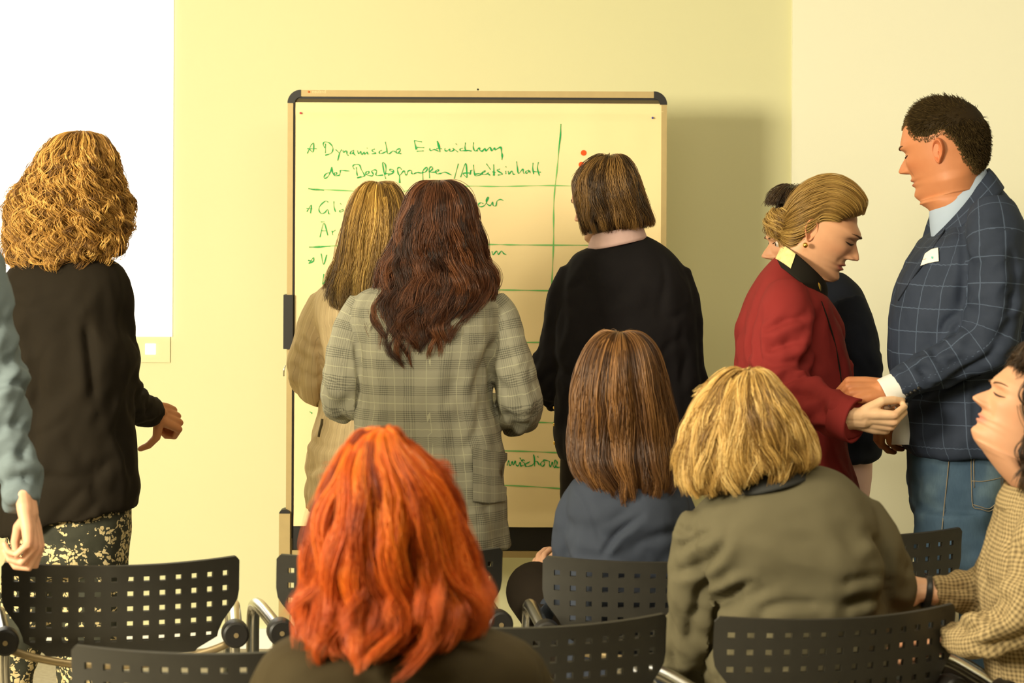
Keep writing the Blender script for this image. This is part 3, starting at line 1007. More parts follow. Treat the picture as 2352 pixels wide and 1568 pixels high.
def tailored(solid, src, seed, freq, voxel, creases=()):
    """one cloth surface out of body and sleeves, with cloth coordinates (metres), seams and folds"""
    from mathutils.kdtree import KDTree
    v, f = evaluated(solid, [('REMESH', dict(mode='VOXEL', voxel_size=voxel)), ('SMOOTH', dict(factor=.5, iterations=9))])
    N, q = vnormals(v, f)
    if (N * (v - v.mean(0))).sum() < 0:
        N = -N
    D, UV = [], []
    for sd in src:
        G = sd['G']
        nv, nu = G.shape[:2]
        kd = KDTree(nv * nu)
        fl = G.reshape(-1, 3)
        for k in range(nv * nu):
            kd.insert(fl[k], k)
        kd.balance()
        r = [kd.find(x) for x in v]
        ix = np.array([a[1] for a in r])
        D.append(np.array([a[2] for a in r]))
        Tu = np.roll(G, -1, 1) - np.roll(G, 1, 1); Tv = np.gradient(G, axis=0)
        Tu = (Tu / np.maximum(np.linalg.norm(Tu, axis=2, keepdims=True), 1e-9)).reshape(-1, 3)
        Tv = (Tv / np.maximum(np.linalg.norm(Tv, axis=2, keepdims=True), 1e-9)).reshape(-1, 3)
        dl = v - fl[ix]
        UV.append(np.stack([sd['u'][ix % nu] + (dl * Tu[ix]).sum(1), sd['v'][ix // nu] + (dl * Tv[ix]).sum(1)], 1))
    D = np.array(D); UV = np.array(UV)
    own = D.argmin(0)
    disp = []
    for k, sd in enumerate(src):
        u, vv = UV[k][:, 0], UV[k][:, 1]
        th = u / sd['per'] * 2 * math.pi
        if sd['kind'] == 0:
            r = sd['per'] / 6.28
            pp = np.stack([np.cos(th) * r * freq[0] + seed, np.sin(th) * r * freq[1] + seed * 1.7, vv * freq[2]], 1)
            # long soft folds, drawn a little askew, with sharper ridges between
            pp[:, 0] += vv * 1.2
            d = noise(pp) * 1.2 + .9 * (.28 - np.abs(noise(pp * np.array([1.7, 1.7, 2.6]) + 11))) * 1.3 + .3 * noise(pp * 4 + 3)
            n2 = noise(np.stack([pp[:, 0] * 1.3 + vv * 3, pp[:, 1] * 1.3, vv * (freq[2] * 1.6 + 3)], 1) + 31)
            cr = np.exp(-(n2 / .075) ** 2) * sm(-.1, .35, noise(pp * .9 + 57))
            d = (3.4 * d - 2.2 * cr) * sm(.02, .22, vv)
        else:
            pp = np.stack([np.cos(th) * 1.0 + seed + k * 7, np.sin(th) * 1.0 + 1.7 * seed, vv * 15 + np.sin(th + seed) * .9], 1)
            d = noise(pp) * 1.0 + 1.5 * (.25 - np.abs(noise(pp * np.array([.9, .9, 1.5]) + 21))) + .3 * noise(pp * 2.6 + 3)
            e = sd['elbow']
            w = .45 + 1.2 * np.exp(-((vv - e) / .10) ** 2) + .5 * np.exp(-((vv - sd['v'][-1] * .86) / .06) ** 2)
            n2 = noise(pp * np.array([1.1, 1.1, 1.25]) + 71)
            cr = np.exp(-(n2 / .085) ** 2) * sm(-.15, .3, noise(pp * .7 + 41))
            d = (2.5 * d - 1.8 * cr) * w * sm(.03, .12, vv)
        disp.append(d * sd['amp'])
    disp = np.array(disp)
    wt = np.exp(-(D - D.min(0)) / .012)
    dd = (disp * wt).sum(0) / wt.sum(0)
    if len(src) > 1:
        gap = np.abs(D[0] - D[1:].min(0))
        dd = dd - .0028 * np.exp(-(gap / .004) ** 2)
    e = np.zeros(len(v)); c = np.zeros(len(v))
    for it in range(2):
        e[:] = 0; c[:] = 0
        m = dd[q].mean(1)
        for k in range(4):
            np.add.at(e, q[:, k], m); np.add.at(c, q[:, k], 1)
        dd = e / np.maximum(c, 1)
    # pressed-in folds where the cloth bunches: polylines on the camera side of the garment
    if creases:
        px = CX + FPX * v[:, 0] / v[:, 1]; py = CY + FPX * (HC - v[:, 2]) / v[:, 1]
        c_, s_ = math.cos(ROLL), math.sin(ROLL)
        qx, qy = px - CX, py - CY
        px, py = CX + qx * c_ - qy * s_, CY + qx * s_ + qy * c_
        near = sm(.0, .35, -N[:, 1])
        for pts, wid, dep in creases:
            pts = crom(pts, 5) if len(pts) > 2 else np.array(pts, float)
            best = np.full(len(v), 1e9); side = np.zeros(len(v)); tt = np.zeros(len(v))
            for k in range(len(pts) - 1):
                a, b_ = pts[k], pts[k + 1]
                d = b_ - a; L2 = max(d @ d, 1e-9)
                t = np.clip(((px - a[0]) * d[0] + (py - a[1]) * d[1]) / L2, 0, 1)
                ex, ey = px - a[0] - t * d[0], py - a[1] - t * d[1]
                r = np.hypot(ex, ey)
                m = r < best
                best[m] = r[m]; side[m] = np.sign(ex * -d[1] + ey * d[0])[m]; tt[m] = ((k + t) / (len(pts) - 1))[m]
            r = best * v[:, 1] / FPX * np.where(side == 0, 1, side)
            fade = sm(0, .18, tt) * sm(0, .18, 1 - tt)
            dd = dd + near * (.25 + .75 * fade) * dep * (-np.exp(-(r / wid) ** 2) + .55 * np.exp(-((r - 2.1 * wid) / (1.5 * wid)) ** 2))
    v = v + N * dd[:, None]
    fo = np.array([np.bincount(own[list(t)], minlength=len(src)).argmax() for t in f])
    uvs = []
    for t, o in zip(f, fo):
        a = UV[o][list(t)].copy()
        per = src[o]['per']
        a[:, 0] -= np.round((a[:, 0] - a[0, 0]) / per) * per
        uvs.append([tuple(x) for x in a])
    return Geo().add(v, f, uvs)


class Person:
    def __init__(p, label, base_px, s, group=None):
        p.label, p.s = label, s
        p.y0 = FPX / s
        p.base = np.array([(base_px - CX) / s, p.y0, 0.0])
        p.body = Geo()
        p.core = Geo()
        p.kids = []
        p.group = group

    def finish(p, core_voxel=.02):
        v, f = evaluated(p.core, [('REMESH', dict(mode='VOXEL', voxel_size=core_voxel)), ('SMOOTH', dict(factor=.5, iterations=3))])
        p.body.add(v, f, None, SKIN)
        o = link('person', p.body, M['skin'], p.base, None, True, None, True)
        tag(o, p.label, 'person', p.group)
        for k in p.kids:
            k.parent = o
        p.obj = o
        return o

    def part(p, name, geo, mat, angle=None, parent=None, label=None):
        o = link(name, geo, M[mat] if isinstance(mat, str) else mat, p.base, None, True, angle)
        o.location = (0, 0, 0)
        if parent is None:
            p.kids.append(o)
        else:
            o.parent = parent
        if label:
            o['label'] = label
        return o

    # ---- clothes
    def garment(p, name, rows, mat, arms=(), amp=.006, seed=0., expo=2.4, hem=True, n=72, m=7, shrink=.83, freq=(9, 9, 3.5), voxel=.0075, creases=()):
        L = Loft(rows, p.s, n, m, expo)
        solid = Geo().grid(L.G, True, True, True)
        src = [dict(G=L.G, u=np.arange(n) * L.per.mean() / n, v=L.vl, per=L.per.mean(), amp=amp, kind=0)]
        for k, a in enumerate(arms):
            P, R = path_px(a['p'], p.s)
            SG = tube_grid(P, R, 40, 9, a.get('flat', 1.0))
            solid.grid(SG, True, True, True)
            al = np.concatenate([[0], np.cumsum(np.linalg.norm(np.diff(SG.mean(1), axis=0), axis=1))])
            pr = np.linalg.norm(np.roll(SG, -1, 1) - SG, axis=2).sum(1).mean()
            src.append(dict(G=SG, u=np.arange(40) * pr / 40, v=al, per=pr, amp=a.get('amp', .008), kind=1, elbow=a.get('elbow', .5) * al[-1]))
            q = crom(np.column_stack([P, R * .55]), 4)
            p.core.tube(q[:, :3], q[:, 3], 14)
        g = tailored(solid, src, seed, freq, voxel, creases)
        # the body inside
        R = L.rows.copy(); R[:, 3:7] *= shrink
        C = Loft.__new__(Loft); C.setup(R, 32, 3, expo)
        p.core.grid(C.G, True, True, True)
        p.torso = L
        return p.part(name, g, mat)

    def band(p, name, rows, mat, th=.004, label=None, urange=None, m=4, n=64, parent=None):
        L = Loft(rows, p.s, n, m, 2.1)
        G, N = L.G, L.N
        if urange:
            k0, k1 = int(urange[0] * n), int(urange[1] * n)
            ix = [k % n for k in range(k0, k1 + 1)]
            G, N = G[:, ix], N[:, ix]
        O, I = G + N * th, G - N * th
        ring = np.concatenate([I[:1], O, I[::-1]], 0)
        return p.part(name, Geo().grid(ring, urange is None), mat, label=label, parent=parent)

    # ---- head, neck, face
    def head(p, c, H, F, neck, Fb=None, skin=SKIN, lips=(0.42, 0.10, 0.07), female=True, ear=True, brows=True, eyes=True, nose=1.0, closed=False, sides=(-1, 1), skull=.92, fat=0.0):
        s = p.s
        Hm = H / s
        F = unit(F)
        R = unit(np.cross(F, (0, 0, 1))); U = np.cross(R, F)
        c = W(c[0], c[1], y=p.y0 + (c[2] if len(c) > 2 else 0))
        nb = W(neck[0], neck[1], y=p.y0 + (neck[2] if len(neck) > 2 else 0))
        Fb = unit(Fb if Fb is not None else (F[0], F[1], 0)); Rb = unit(np.cross(Fb, (0, 0, 1)))
        Ub = unit(c - nb)
        front = np.array([(-.55, .20), (-.3, .175), (-.12, .215), (-.05, .30), (-.01, .368), (.02, .397), (.06, .415), (.10, .415), (.135, .395), (.17, .405), (.20, .40), (.23, .415), (.27, .41), (.30, .415), (.4, .43), (.50, .425), (.56, .45), (.62, .457), (.70, .45), (.78, .42), (.86, .345), (.93, .235), (.98, .12), (1.0, .02)])
        back = np.array([(-.55, -.30), (-.3, -.28), (0, -.27), (.12, -.29), (.3, -.385), (.45, -.45), (.6, -.47), (.75, -.445), (.85, -.375), (.93, -.265), (.98, -.14), (1.0, -.03)])
        wide = np.array([(-.55, .30), (-.3, .255), (-.1, .245), (-.03, .24), (.03, .245), (.08, .262), (.14, .28), (.22, .297), (.32, .312), (.42, .325), (.5, .333), (.62, .345), (.72, .335), (.82, .29), (.9, .215), (.96, .13), (.99, .06), (1.0, .02)])
        if not female:
            wide[2:7, 1] *= 1.07
        front[1:4, 1] += fat
        nv, nu = 150, 112
        t = np.concatenate([np.linspace(-.55, -.06, 18, endpoint=False), np.linspace(-.06, .62, 92, endpoint=False), np.linspace(.62, .93, 25, endpoint=False), .93 + .07 * np.sin(np.linspace(0, math.pi / 2, 15))])
        nv = len(t)
        xf = np.interp(t, front[:, 0], front[:, 1]); xb = np.interp(t, back[:, 0], back[:, 1]); w = np.interp(t, wide[:, 0], wide[:, 1])

        def smooth1(a):
            k = np.array([1, 2, 3, 2, 1]) / 9
            return np.convolve(np.pad(a, 2, mode='edge'), k, 'valid')
        lo = t < .93
        xf = np.where(lo, smooth1(xf), xf); xb = np.where(lo, smooth1(smooth1(xb)), xb); w = np.where(lo, smooth1(smooth1(w)), w)
        qq = np.linspace(-1, 1, nu, endpoint=False)
        lam = math.pi * np.sign(qq) * np.abs(qq) ** 1.5
        xm = np.where(t < 0, (xf + xb) / 2, np.interp(t, [0, .15, .5, 1], [-.05, -.05, -.03, -.02]))
        nf = np.interp(t, [-.3, -.05, .02, .1, .2, .35, .5, .65, 1], [2, 1.8, 1.55, 1.6, 1.8, 2.05, 2.3, 2.3, 2.1])
        cl, sl = np.cos(lam)[None], np.sin(lam)[None]
        e = (2 / np.where(cl > 0, nf[:, None], 2.1))
        X = np.where(cl > 0, xm[:, None] + (xf - xm)[:, None] * np.abs(cl) ** e, xm[:, None] - (xm - xb)[:, None] * np.abs(cl) ** e)
        Y = w[:, None] * np.sign(sl) * np.abs(sl) ** e
        T = np.tile(t[:, None], (1, nu))
        fr = (cl > 0.05)

        def ga(y, y0, sy, tt, t0, st):
            return np.exp(-((y - y0) / sy) ** 2 - ((tt - t0) / st) ** 2)
        A = np.interp(t, [.28, .295, .305, .325, .345, .37, .42, .47, .515], [0, .012, .055, .108, .115, .098, .06, .022, 0])[:, None] * nose
        sg = np.interp(t, [.28, .33, .36, .42, .5], [.07, .058, .05, .038, .032])[:, None]
        dX = A * np.exp(-(Y / sg) ** 2)
        aY = np.abs(Y)
        dX += .035 * ga(aY, .066, .026, T, .325, .022) * nose
        dX += .022 * ga(Y, 0, .10, T, .225, .015) + .027 * ga(Y, 0, .085, T, .177, .018) - .012 * ga(Y, 0, .10, T, .2005, .007)
        dX += -.036 * ga(aY, .14, .07, T, .495, .036) + .026 * ga(aY, .142, .048, T, .487, .019) + .016 * ga(aY, .12, .10, T, .555, .022)
        dX += .014 * ga(aY, .20, .08, T, .385, .06) - .012 * ga(aY, .13, .03, T, .26, .05) + .012 * ga(Y, 0, .07, T, .065, .03)
        X = X + np.where(fr, dX, 0)
        kk = 1 - (1 - skull) * np.maximum(sm(.56, .72, T), np.where(cl < 0, sm(.1, .4, T) * sm(0, .5, -cl), 0))
        X, Y = X * kk, Y * kk
        T = np.where(T > .6, .6 + (T - .6) * (1 - (1 - skull) * 1.1), T)
        pos_h = c + Hm * (X[..., None] * F + Y[..., None] * R + (T - .5)[..., None] * U)
        pos_n = nb + Hm * (X[..., None] * Fb + Y[..., None] * Rb + (T + .5)[..., None] * Ub)
        ww = sm(-.50, .06, t)[:, None, None]
        G = pos_h * ww + pos_n * (1 - ww)
        sk = np.array(skin)
        colr = np.tile(sk, (nv, nu, 1)).astype(float)
        lipm = np.where(fr, np.clip(1.5 * np.exp(-((T - .2) / .042) ** 4 - (Y / (.105 - .5 * np.abs(T - .2))) ** 4), 0, 1), 0)[..., None]
        colr = colr * (1 - lipm) + np.array(lips) * lipm
        blush = np.where(fr, ga(aY, .2, .09, T, .36, .07) * .35 + ga(Y, 0, .06, T, .33, .04) * .3, 0)[..., None]
        colr = colr * (1 - blush) + sk * np.array([1.03, .78, .72]) * blush
        lid = np.where(fr, ga(aY, .142, .06, T, .49, .028) * .35, 0)[..., None]
        colr = colr * (1 - lid) + sk * np.array([.72, .6, .55]) * lid
        p.body.grid(G, True, True, True, col=colr)
        N = outward(G, gnormals(G))
        p.h = dict(G=G, N=N, t=t, lam=lam, X=X, Y=Y, F=F, R=R, U=U, c=c, Hm=Hm)

        def surf(y, tt, out=0.0):
            i = int(np.argmin(np.abs(t - tt)))
            half = [j for j in range(nu) if abs(lam[j]) < 1.5 and (lam[j] >= 0) == (y >= 0)]
            half.sort(key=lambda j: abs(lam[j]))
            x = np.interp(abs(y), [abs(Y[i, j]) for j in half], [X[i, j] for j in half])
            return c + Hm * ((x + out) * F + y * R + (tt - .5) * U)
        p.surf = surf
        if ear:
            for sd in sides:
                rr = np.array([.02, .2, .4, .55, .7, .8, .88, .95, 1.0, 1.03, 1.0])
                th = np.linspace(0, 2 * math.pi, 36, endpoint=False)
                EG = np.zeros((len(rr), 36, 3))
                for k, r in enumerate(rr):
                    bx, bz = np.cos(th), np.sin(th)
                    wz = np.where(bz < 0, .62 + .38 * (1 + bz), 1.0)
                    ax = .072 * r * bx * wz - .02 * r * bz
                    tz = .128 * r * bz
                    rim = .030 * np.exp(-((r - .86) / .12) ** 2) * np.clip(.55 + .45 * np.maximum(-bx, bz) + .2, 0, 1) - .022 * np.exp(-((r - .35) / .3) ** 2) * (bx * .3 + .7) + .018 * np.exp(-((bz + .78) / .25) ** 2)
                    if k >= 9:
                        rim = rim - (.02 if k == 9 else .045)
                    o = .012 + rim - .42 * ax
                    yb = np.interp(.44 + tz, t, w) * .985
                    EG[k] = c + Hm * ((-.035 + ax)[:, None] * F + (sd * (yb + o))[:, None] * R + (.44 + tz - .5)[:, None] * U)
                p.body.grid(EG, True, True, False, col=np.tile(sk * np.array([1.04, .84, .78]), (len(rr), 36, 1)))
        if brows:
            for sd in sides:
                ys = np.linspace(.05, .225, 9)
                pts = [surf(sd * y, .548 + .03 * math.sin((y - .05) / .175 * 2.0), .004) for y in ys]
                p.part('eyebrow', Geo().tube(pts, Hm * np.array([.004, .011, .015, .015, .014, .012, .010, .007, .003]), 8, 1, True, .6), 'brow')
        if eyes:
            for sd in sides:
                if not closed:
                    eb = surf(sd * .138, .488) - F * Hm * .040
                    ey = p.part('eye', Geo().ball(eb, Hm * .052, 12), 'eye')
                    p.part('iris', Geo().ball(eb + unit(F * 1.0 + R * sd * .02 - U * .12) * Hm * .028, Hm * .0285, 10), 'iris', parent=ey)
                    ys = np.linspace(.075, .205, 9)
                    up = [surf(sd * y, .492 + .020 * math.sin((y - .075) / .13 * math.pi), .006) for y in ys]
                    p.part('eyelash', Geo().tube(up, Hm * .0055, 6), 'lash')
                else:
                    ys = np.linspace(.065, .215, 9)
                    up = [surf(sd * y, .474 - .014 * math.sin((y - .065) / .15 * math.pi), .004) for y in ys]
                    p.part('eyelash', Geo().tube(up, Hm * np.array([.003, .006, .008, .009, .009, .009, .008, .006, .003]), 6), 'lash')

    # ---- hands
    def hand(p, wrist, X, Zb, thumb, curls=((35, 70, 35),) * 4, size=1.0, tdir=None, fore=None, skin=SKIN, spread=.06):
        """wrist (px,py,dy); X towards the knuckles, Zb out of the back of the hand, thumb = side sign along Zb x X"""
        w = W(wrist[0], wrist[1], y=p.y0 + (wrist[2] if len(wrist) > 2 else 0))
        X = unit(X); Zb = unit(np.array(Zb, float) - X * (X @ np.array(Zb, float))); Y = np.cross(Zb, X) * thumb
        k = size
        g = Geo()

        def pt(a):
            return w + k * (a[0] * X + a[1] * Y + a[2] * Zb)

        def cap(pts, r):
            P = [pt(q) for q in pts]
            r = [x * k for x in r]
            d0, d1 = unit(P[0] - P[1]), unit(P[-1] - P[-2])
            P2 = [P[0] + d0 * r[0], P[0] + d0 * r[0] * .75] + P + [P[-1] + d1 * r[-1] * .75, P[-1] + d1 * r[-1]]
            g.tube(P2, [r[0] * .1, r[0] * .66] + r + [r[-1] * .66, r[-1] * .1], 12)
        base = [(.092, .030, .001), (.095, .009, .004), (.090, -.012, .002), (.081, -.031, -.003)]
        lens = [(.044, .026, .021), (.049, .030, .022), (.045, .028, .022), (.035, .021, .019)]
        rad = [.0094, .0096, .0090, .0080]
        cap([(-.035, 0, 0), (0, 0, 0), (.02, 0, 0)], [.024, .0235, .023])
        cap([(-.03, .011, 0), (.01, .014, 0)], [.021, .019]); cap([(-.03, -.011, 0), (.01, -.014, 0)], [.021, .018])
        for i in range(4):
            b_ = np.array(base[i])
            cap([(0.0, b_[1] * .55, -.002), (.05, b_[1] * .85, .0005), tuple(b_)], [.0165, .0145, .0115])
            a = 0.0
            q = b_.copy(); P = [tuple(q)]; r = [rad[i] * 1.14]
            sp = (b_[1]) * spread / .03
            for j in range(3):
                a += math.radians(curls[i][j])
                d = np.array([math.cos(a), sp * math.cos(a), -math.sin(a)])
                q = q + unit(d) * lens[i][j]
                P.append(tuple(q)); r.append(rad[i] * (1.0, .93, .80)[j])
            cap(P, r)
        cap([(.03, .012, -.010), (.07, .014, -.008)], [.017, .014])
        tb = np.array((.022, .026, -.010))
        td = tdir or [(.72, .60, -.35), (.93, .22, -.30), (.98, .0, -.2)]
        P = [tuple(tb)]; r = [.0165]
        for d, l, rr in zip(td, (.046, .034, .027), (.0125, .0108, .0085)):
            tb = tb + unit(d) * l; P.append(tuple(tb)); r.append(rr)
        cap([(.01, .012, -.006), tuple(np.array(P[0]))], [.018, .0165]); cap(P, r)
        if fore is not None:
            fw = W(fore[0], fore[1], y=p.y0 + (fore[2] if len(fore) > 2 else 0))
            g.tube([fw, fw * .5 + w * .5, w], [.034 * k, .029 * k, .025 * k], 16)
        v, f = evaluated(g, [('REMESH', dict(mode='VOXEL', voxel_size=.0026 * k)), ('SMOOTH', dict(factor=.5, iterations=4))])
        n = noise(v * 45)[:, None]
        sk = np.array(skin)
        kn = np.zeros(len(v))
        for b_ in base:
            kn = np.maximum(kn, np.exp(-(np.linalg.norm(v - pt(b_), axis=1) / .013) ** 2))
        col = sk * (1 + .12 * n) * (1 - .25 * kn[:, None] * np.array([0, .5, .5]))
        p.body.add(v, f, None, col)

    # ---- hair
    def hair(p, rows, mat, nl=170, per=26, npts=18, wave=(.004, 2), frizz=.0015, thick=.026, v0=(0, .28), vend=(.88, 1.0), face=None, spread=.012, rad=.0009, seed=1, inner=.010, expo=2.15, label=None, name='hair', clump=.45, tipcurl=0.0, tone=None, shift=0.0, lift=.004, L=None, shell=True, parent=None, fine=2.0, lump=0.0, inset=(0, 0)):
        if rows:
            rows = [(r[0], r[1] + inset[0] * sm(40, 200, r[2] - r[1]), r[2] - inset[1] * sm(40, 200, r[2] - r[1])) + tuple(r[3:]) for r in rows]
        L = L or Loft(rows, p.s, 72, 7, expo)
        g = Geo()
        G = L.G - L.N * inner
        nv, nu = G.shape[:2]
        if face is None:
            g.grid(G, True, True, False)
        else:
            fc, fh, fv = face
            v = G.reshape(-1, 3); f = []
            for i in range(nv - 1):
                for j in range(nu):
                    du = abs(((j + .5) / nu - fc + .5) % 1 - .5)
                    if du < fh and L.vl[i] / L.len > fv:
                        continue
                    k = (j + 1) % nu
                    f.append((i * nu + j, i * nu + k, (i + 1) * nu + k, (i + 1) * nu + j))
            g.add(v, f)
        h = p.part(name, g, mat, label=label, parent=parent)
        rs = np.random.RandomState(seed)
        ul = rs.rand(nl * 3)
        ul = ul[:nl]
        nl = len(ul)
        v0l = v0[0] + (v0[1] - v0[0]) * rs.rand(nl) ** 1.3
        vel = vend[0] + (vend[1] - vend[0]) * rs.rand(nl)
        if face is not None:      # over the face only a short fringe
            du = np.abs((ul - face[0] + .5) % 1 - .5)
            short = du < face[1]
            vel = np.where(short, np.minimum(vel, face[2] * (.8 + .25 * rs.rand(nl))), vel)
            v0l = np.minimum(v0l, vel * .6)
        dl = thick * rs.rand(nl) ** 1.2
        ph = rs.rand(nl) * 6.28; ph2 = rs.rand(nl) * 6.28
        tl = rs.rand(nl) if tone is None else tone(ul, rs)
        am = wave[0] * (.6 + .8 * rs.rand(nl)); cy = wave[1] * (.6 + .8 * rs.rand(nl))
        per = int(per * fine); rad = rad * (.62 if fine > 1 else 1)
        ns = nl * per
        li = np.repeat(np.arange(nl), per)
        t = np.linspace(0, 1, npts)[None]
        v = v0l[li][:, None] + (vel[li] + .02 * rs.randn(ns) - v0l[li])[:, None] * t
        v = np.clip(v, 0, 1)
        u = ul[li][:, None] + rs.randn(ns)[:, None] * spread * (1 - clump * t) + shift * t
        P, N, T = L.at(u, v)
        env = sm(0.05, .45, v)
        d = (dl[li] + .004 * rs.randn(ns))[:, None] * sm(0, .10, v) - lift
        a = am[li][:, None] * env
        A = 2 * math.pi * cy[li][:, None] * v + ph[li][:, None]
        fz = frizz * env * np.sin(2 * math.pi * (rs.rand(ns)[:, None] * 5 + 2) * t + rs.rand(ns)[:, None] * 6.28)
        P = P - N * d[..., None] + T * (a * np.sin(A) + fz)[..., None] + N * (a * .75 * np.cos(A + ph2[li][:, None] * .3) + fz * .6)[..., None]
        if lump:
            P = P + N * (lump * env * noise(np.stack([u * 7 + seed, v * 5, u * 0], 2)))[..., None] * 1.6
        if tipcurl:
            tc = tipcurl * np.sin(ph2[li])[:, None] * sm(.72, 1.0, t) ** 1.5
            P = P + T * tc[..., None] + N * (np.abs(tc) * .7)[..., None]
        P = P - p.base
        hc = bpy.data.hair_curves.new('strands')
        hc.add_curves([npts] * ns)
        hc.attributes['position'].data.foreach_set('vector', P.reshape(-1).astype(np.float32))
        r = rad * (1 - .6 * t ** 3) * (.8 + .5 * rs.rand(ns)[:, None])
        at = hc.attributes.get('radius') or hc.attributes.new('radius', 'FLOAT', 'POINT')
        at.data.foreach_set('value', r.reshape(-1).astype(np.float32))
        tn = hc.attributes.new('tone', 'FLOAT', 'CURVE')
        tn.data.foreach_set('value', np.clip(tl[li] + .08 * rs.randn(ns), 0, 1).astype(np.float32))
        hc.materials.append(M[mat])
        o = bpy.data.objects.new('strands', hc)
        COL.objects.link(o)
        o.parent = h
        p.hairL = L
        return h

    # ---- legs and shoes
    def standing(p, mat, hip_px, hip_py, hw_px, rows_top, left=None, right=None, part='trousers', dep=.115, shoes=True, yaw=math.pi / 2, voxel=.013):
        """pelvis loft plus two legs to the floor, feet pointing along yaw"""
        s = p.s
        g = Geo()
        L = Loft(rows_top, s, 56, 6, 2.3)
        g.grid(L.G, True, True, True)
        src = [dict(G=L.G, u=np.arange(56) * L.per.mean() / 56, v=L.vl, per=L.per.mean(), amp=.006, kind=0)]
        p.core.grid(Loft([(r[0], r[1] + 8, r[2] - 8, r[3] * .85) + tuple(r[4:]) for r in rows_top], s, 24, 2, 2.2).G, True, True, True)
        floor = CY + HC * s
        fv = np.array([math.cos(yaw), math.sin(yaw), 0])
        for q in (left, right):
            pts = list(q) + [(q[-1][0], floor - .10 * s, q[-1][2], q[-1][3] * .86), (q[-1][0], floor - .045 * s, q[-1][2], q[-1][3] * .88)]
            P, R = path_px(pts, s)
            SG = tube_grid(P, R, 36, 8)
            g.grid(SG, True, True, True)
            al = np.concatenate([[0], np.cumsum(np.linalg.norm(np.diff(SG.mean(1), axis=0), axis=1))])
            pr = np.linalg.norm(np.roll(SG, -1, 1) - SG, axis=2).sum(1).mean()
            src.append(dict(G=SG, u=np.arange(36) * pr / 36, v=al, per=pr, amp=.009, kind=1, elbow=al[-1] * .1))
            c = crom(np.column_stack([P, R * .72]), 4)
            p.core.tube(c[:, :3], c[:, 3], 14)
            if shoes:
                e = P[-1].copy()
                p.shoe(e, fv)
        g = tailored(g, src, s * .013, (7, 7, 9), voxel)
        return p.part(part, g, mat)

    def cuff(p, pts, mat, name='cuff', label=None):
        P, R = path_px(pts, p.s)
        return p.part(name, Geo().grid(fringe(tube_grid(P, R, 36, 3), .006)), mat, label=label)

    def shoe(p, ankle, fv):
        fv = np.array(fv, float); sd = np.array([-fv[1], fv[0], 0])
        rows = [(-.075, .028, .050), (-.06, .036, .075), (-.02, .036, .082), (.03, .036, .075), (.09, .043, .058), (.14, .044, .045), (.18, .034, .036), (.20, .014, .022)]
        G = []
        t = np.linspace(0, 2 * math.pi, 20, endpoint=False)
        for x, hw, h in rows:
            c = np.array([ankle[0], ankle[1], 0]) + fv * x
            G.append(c + sd * (hw * np.sign(np.cos(t)) * np.abs(np.cos(t)) ** .7)[:, None] + np.array([0, 0, 1]) * (h / 2 + h / 2 * np.sign(np.sin(t)) * np.abs(np.sin(t)) ** .7 + .001)[:, None])
        return p.part('shoe', Geo().grid(crom_grid(np.array(G), 3), True, True, True), 'shoe')

    def seated(p, mat, hip, knees, ankles, r=(.085, .075, .06, .048), part='trousers'):
        """hip centre in world, knees and ankles as world points"""
        g = Geo()
        hip = np.array(hip, float)
        t = np.linspace(0, 2 * math.pi, 32, endpoint=False)
        rows = []
        for z, k in ((.12, .85), (.06, 1.0), (0, 1.02), (-.06, .9), (-.075, .5)):
            rows.append(hip + np.stack([.17 * k * np.cos(t), .12 * k * np.sin(t), np.full(32, z)], 1))
        g.grid(np.array(rows), True, True, True)
        p.core.grid(np.array(rows) * .9 + hip * .1, True, True, True)
        for sd, kn, an in zip((-1, 1), knees, ankles):
            kn, an = np.array(kn, float), np.array(an, float)
            h = hip + np.array([sd * .085, 0.03, -.01])
            P = np.array([h, h * .5 + kn * .5 + (0, 0, .012), kn, kn * .5 + an * .5, an])
            R = np.array([r[0], r[0] * .95, r[1], r[2], r[3]])
            SG = tube_grid(P, R, 28, 7)
            g.grid(SG, True, True, True)
            c = crom(np.column_stack([P, R * .75]), 3)
            p.core.tube(c[:, :3], c[:, 3], 12)
            fv = unit([an[0] - hip[0], max(an[1] - hip[1], .2), 0])
            p.shoe(an, fv)
        v, f = evaluated(g, [('REMESH', dict(mode='VOXEL', voxel_size=.013)), ('SMOOTH', dict(factor=.5, iterations=5))])
        return p.part(part, Geo().add(v, f), mat)


def onto(o, base, pts, off=.002):
    """points of cloth o seen at picture positions, lifted off its surface"""
    from mathutils.bvhtree import BVHTree
    me = o.data
    v = np.empty(len(me.vertices) * 3); me.vertices.foreach_get('co', v); v = v.reshape(-1, 3) + base
    bv = BVHTree.FromPolygons(v.tolist(), [tuple(q.vertices) for q in me.polygons])
    out = []
    for px, py in pts:
        d = Vector(W(px, py, y=5.0) - np.array([0, 0, HC])).normalized()
        hit, n, _, _ = bv.ray_cast(Vector((0, 0, HC)), d)
        if hit is None:
            hit, n, _, _ = bv.find_nearest(Vector(W(px, py, y=base[1] - .15)))
        if n.dot(d) > 0:
            n = -n
        out.append(np.array(hit + n * off))
    return np.array(out)


def patch(o, base, A, B, nx, ny, off=.003, th=.0):
    """a thin patch lying on cloth: A and B are the upper and lower picture edges"""
    A, B = np.array(A, float), np.array(B, float)
    t = np.linspace(0, 1, nx)
    a = np.stack([np.interp(t, np.linspace(0, 1, len(A)), A[:, k]) for k in (0, 1)], 1)
    b = np.stack([np.interp(t, np.linspace(0, 1, len(B)), B[:, k]) for k in (0, 1)], 1)
    rows = [onto(o, base, a + (b - a) * f, off) for f in np.linspace(0, 1, ny)]
    G = np.array(rows)
    per = np.linspace(0, np.linalg.norm(G[0, -1] - G[0, 0]), nx); vl = np.linspace(0, np.linalg.norm(G[-1, 0] - G[0, 0]), ny)
    return Geo().grid(G, False, uvs=(per, vl))


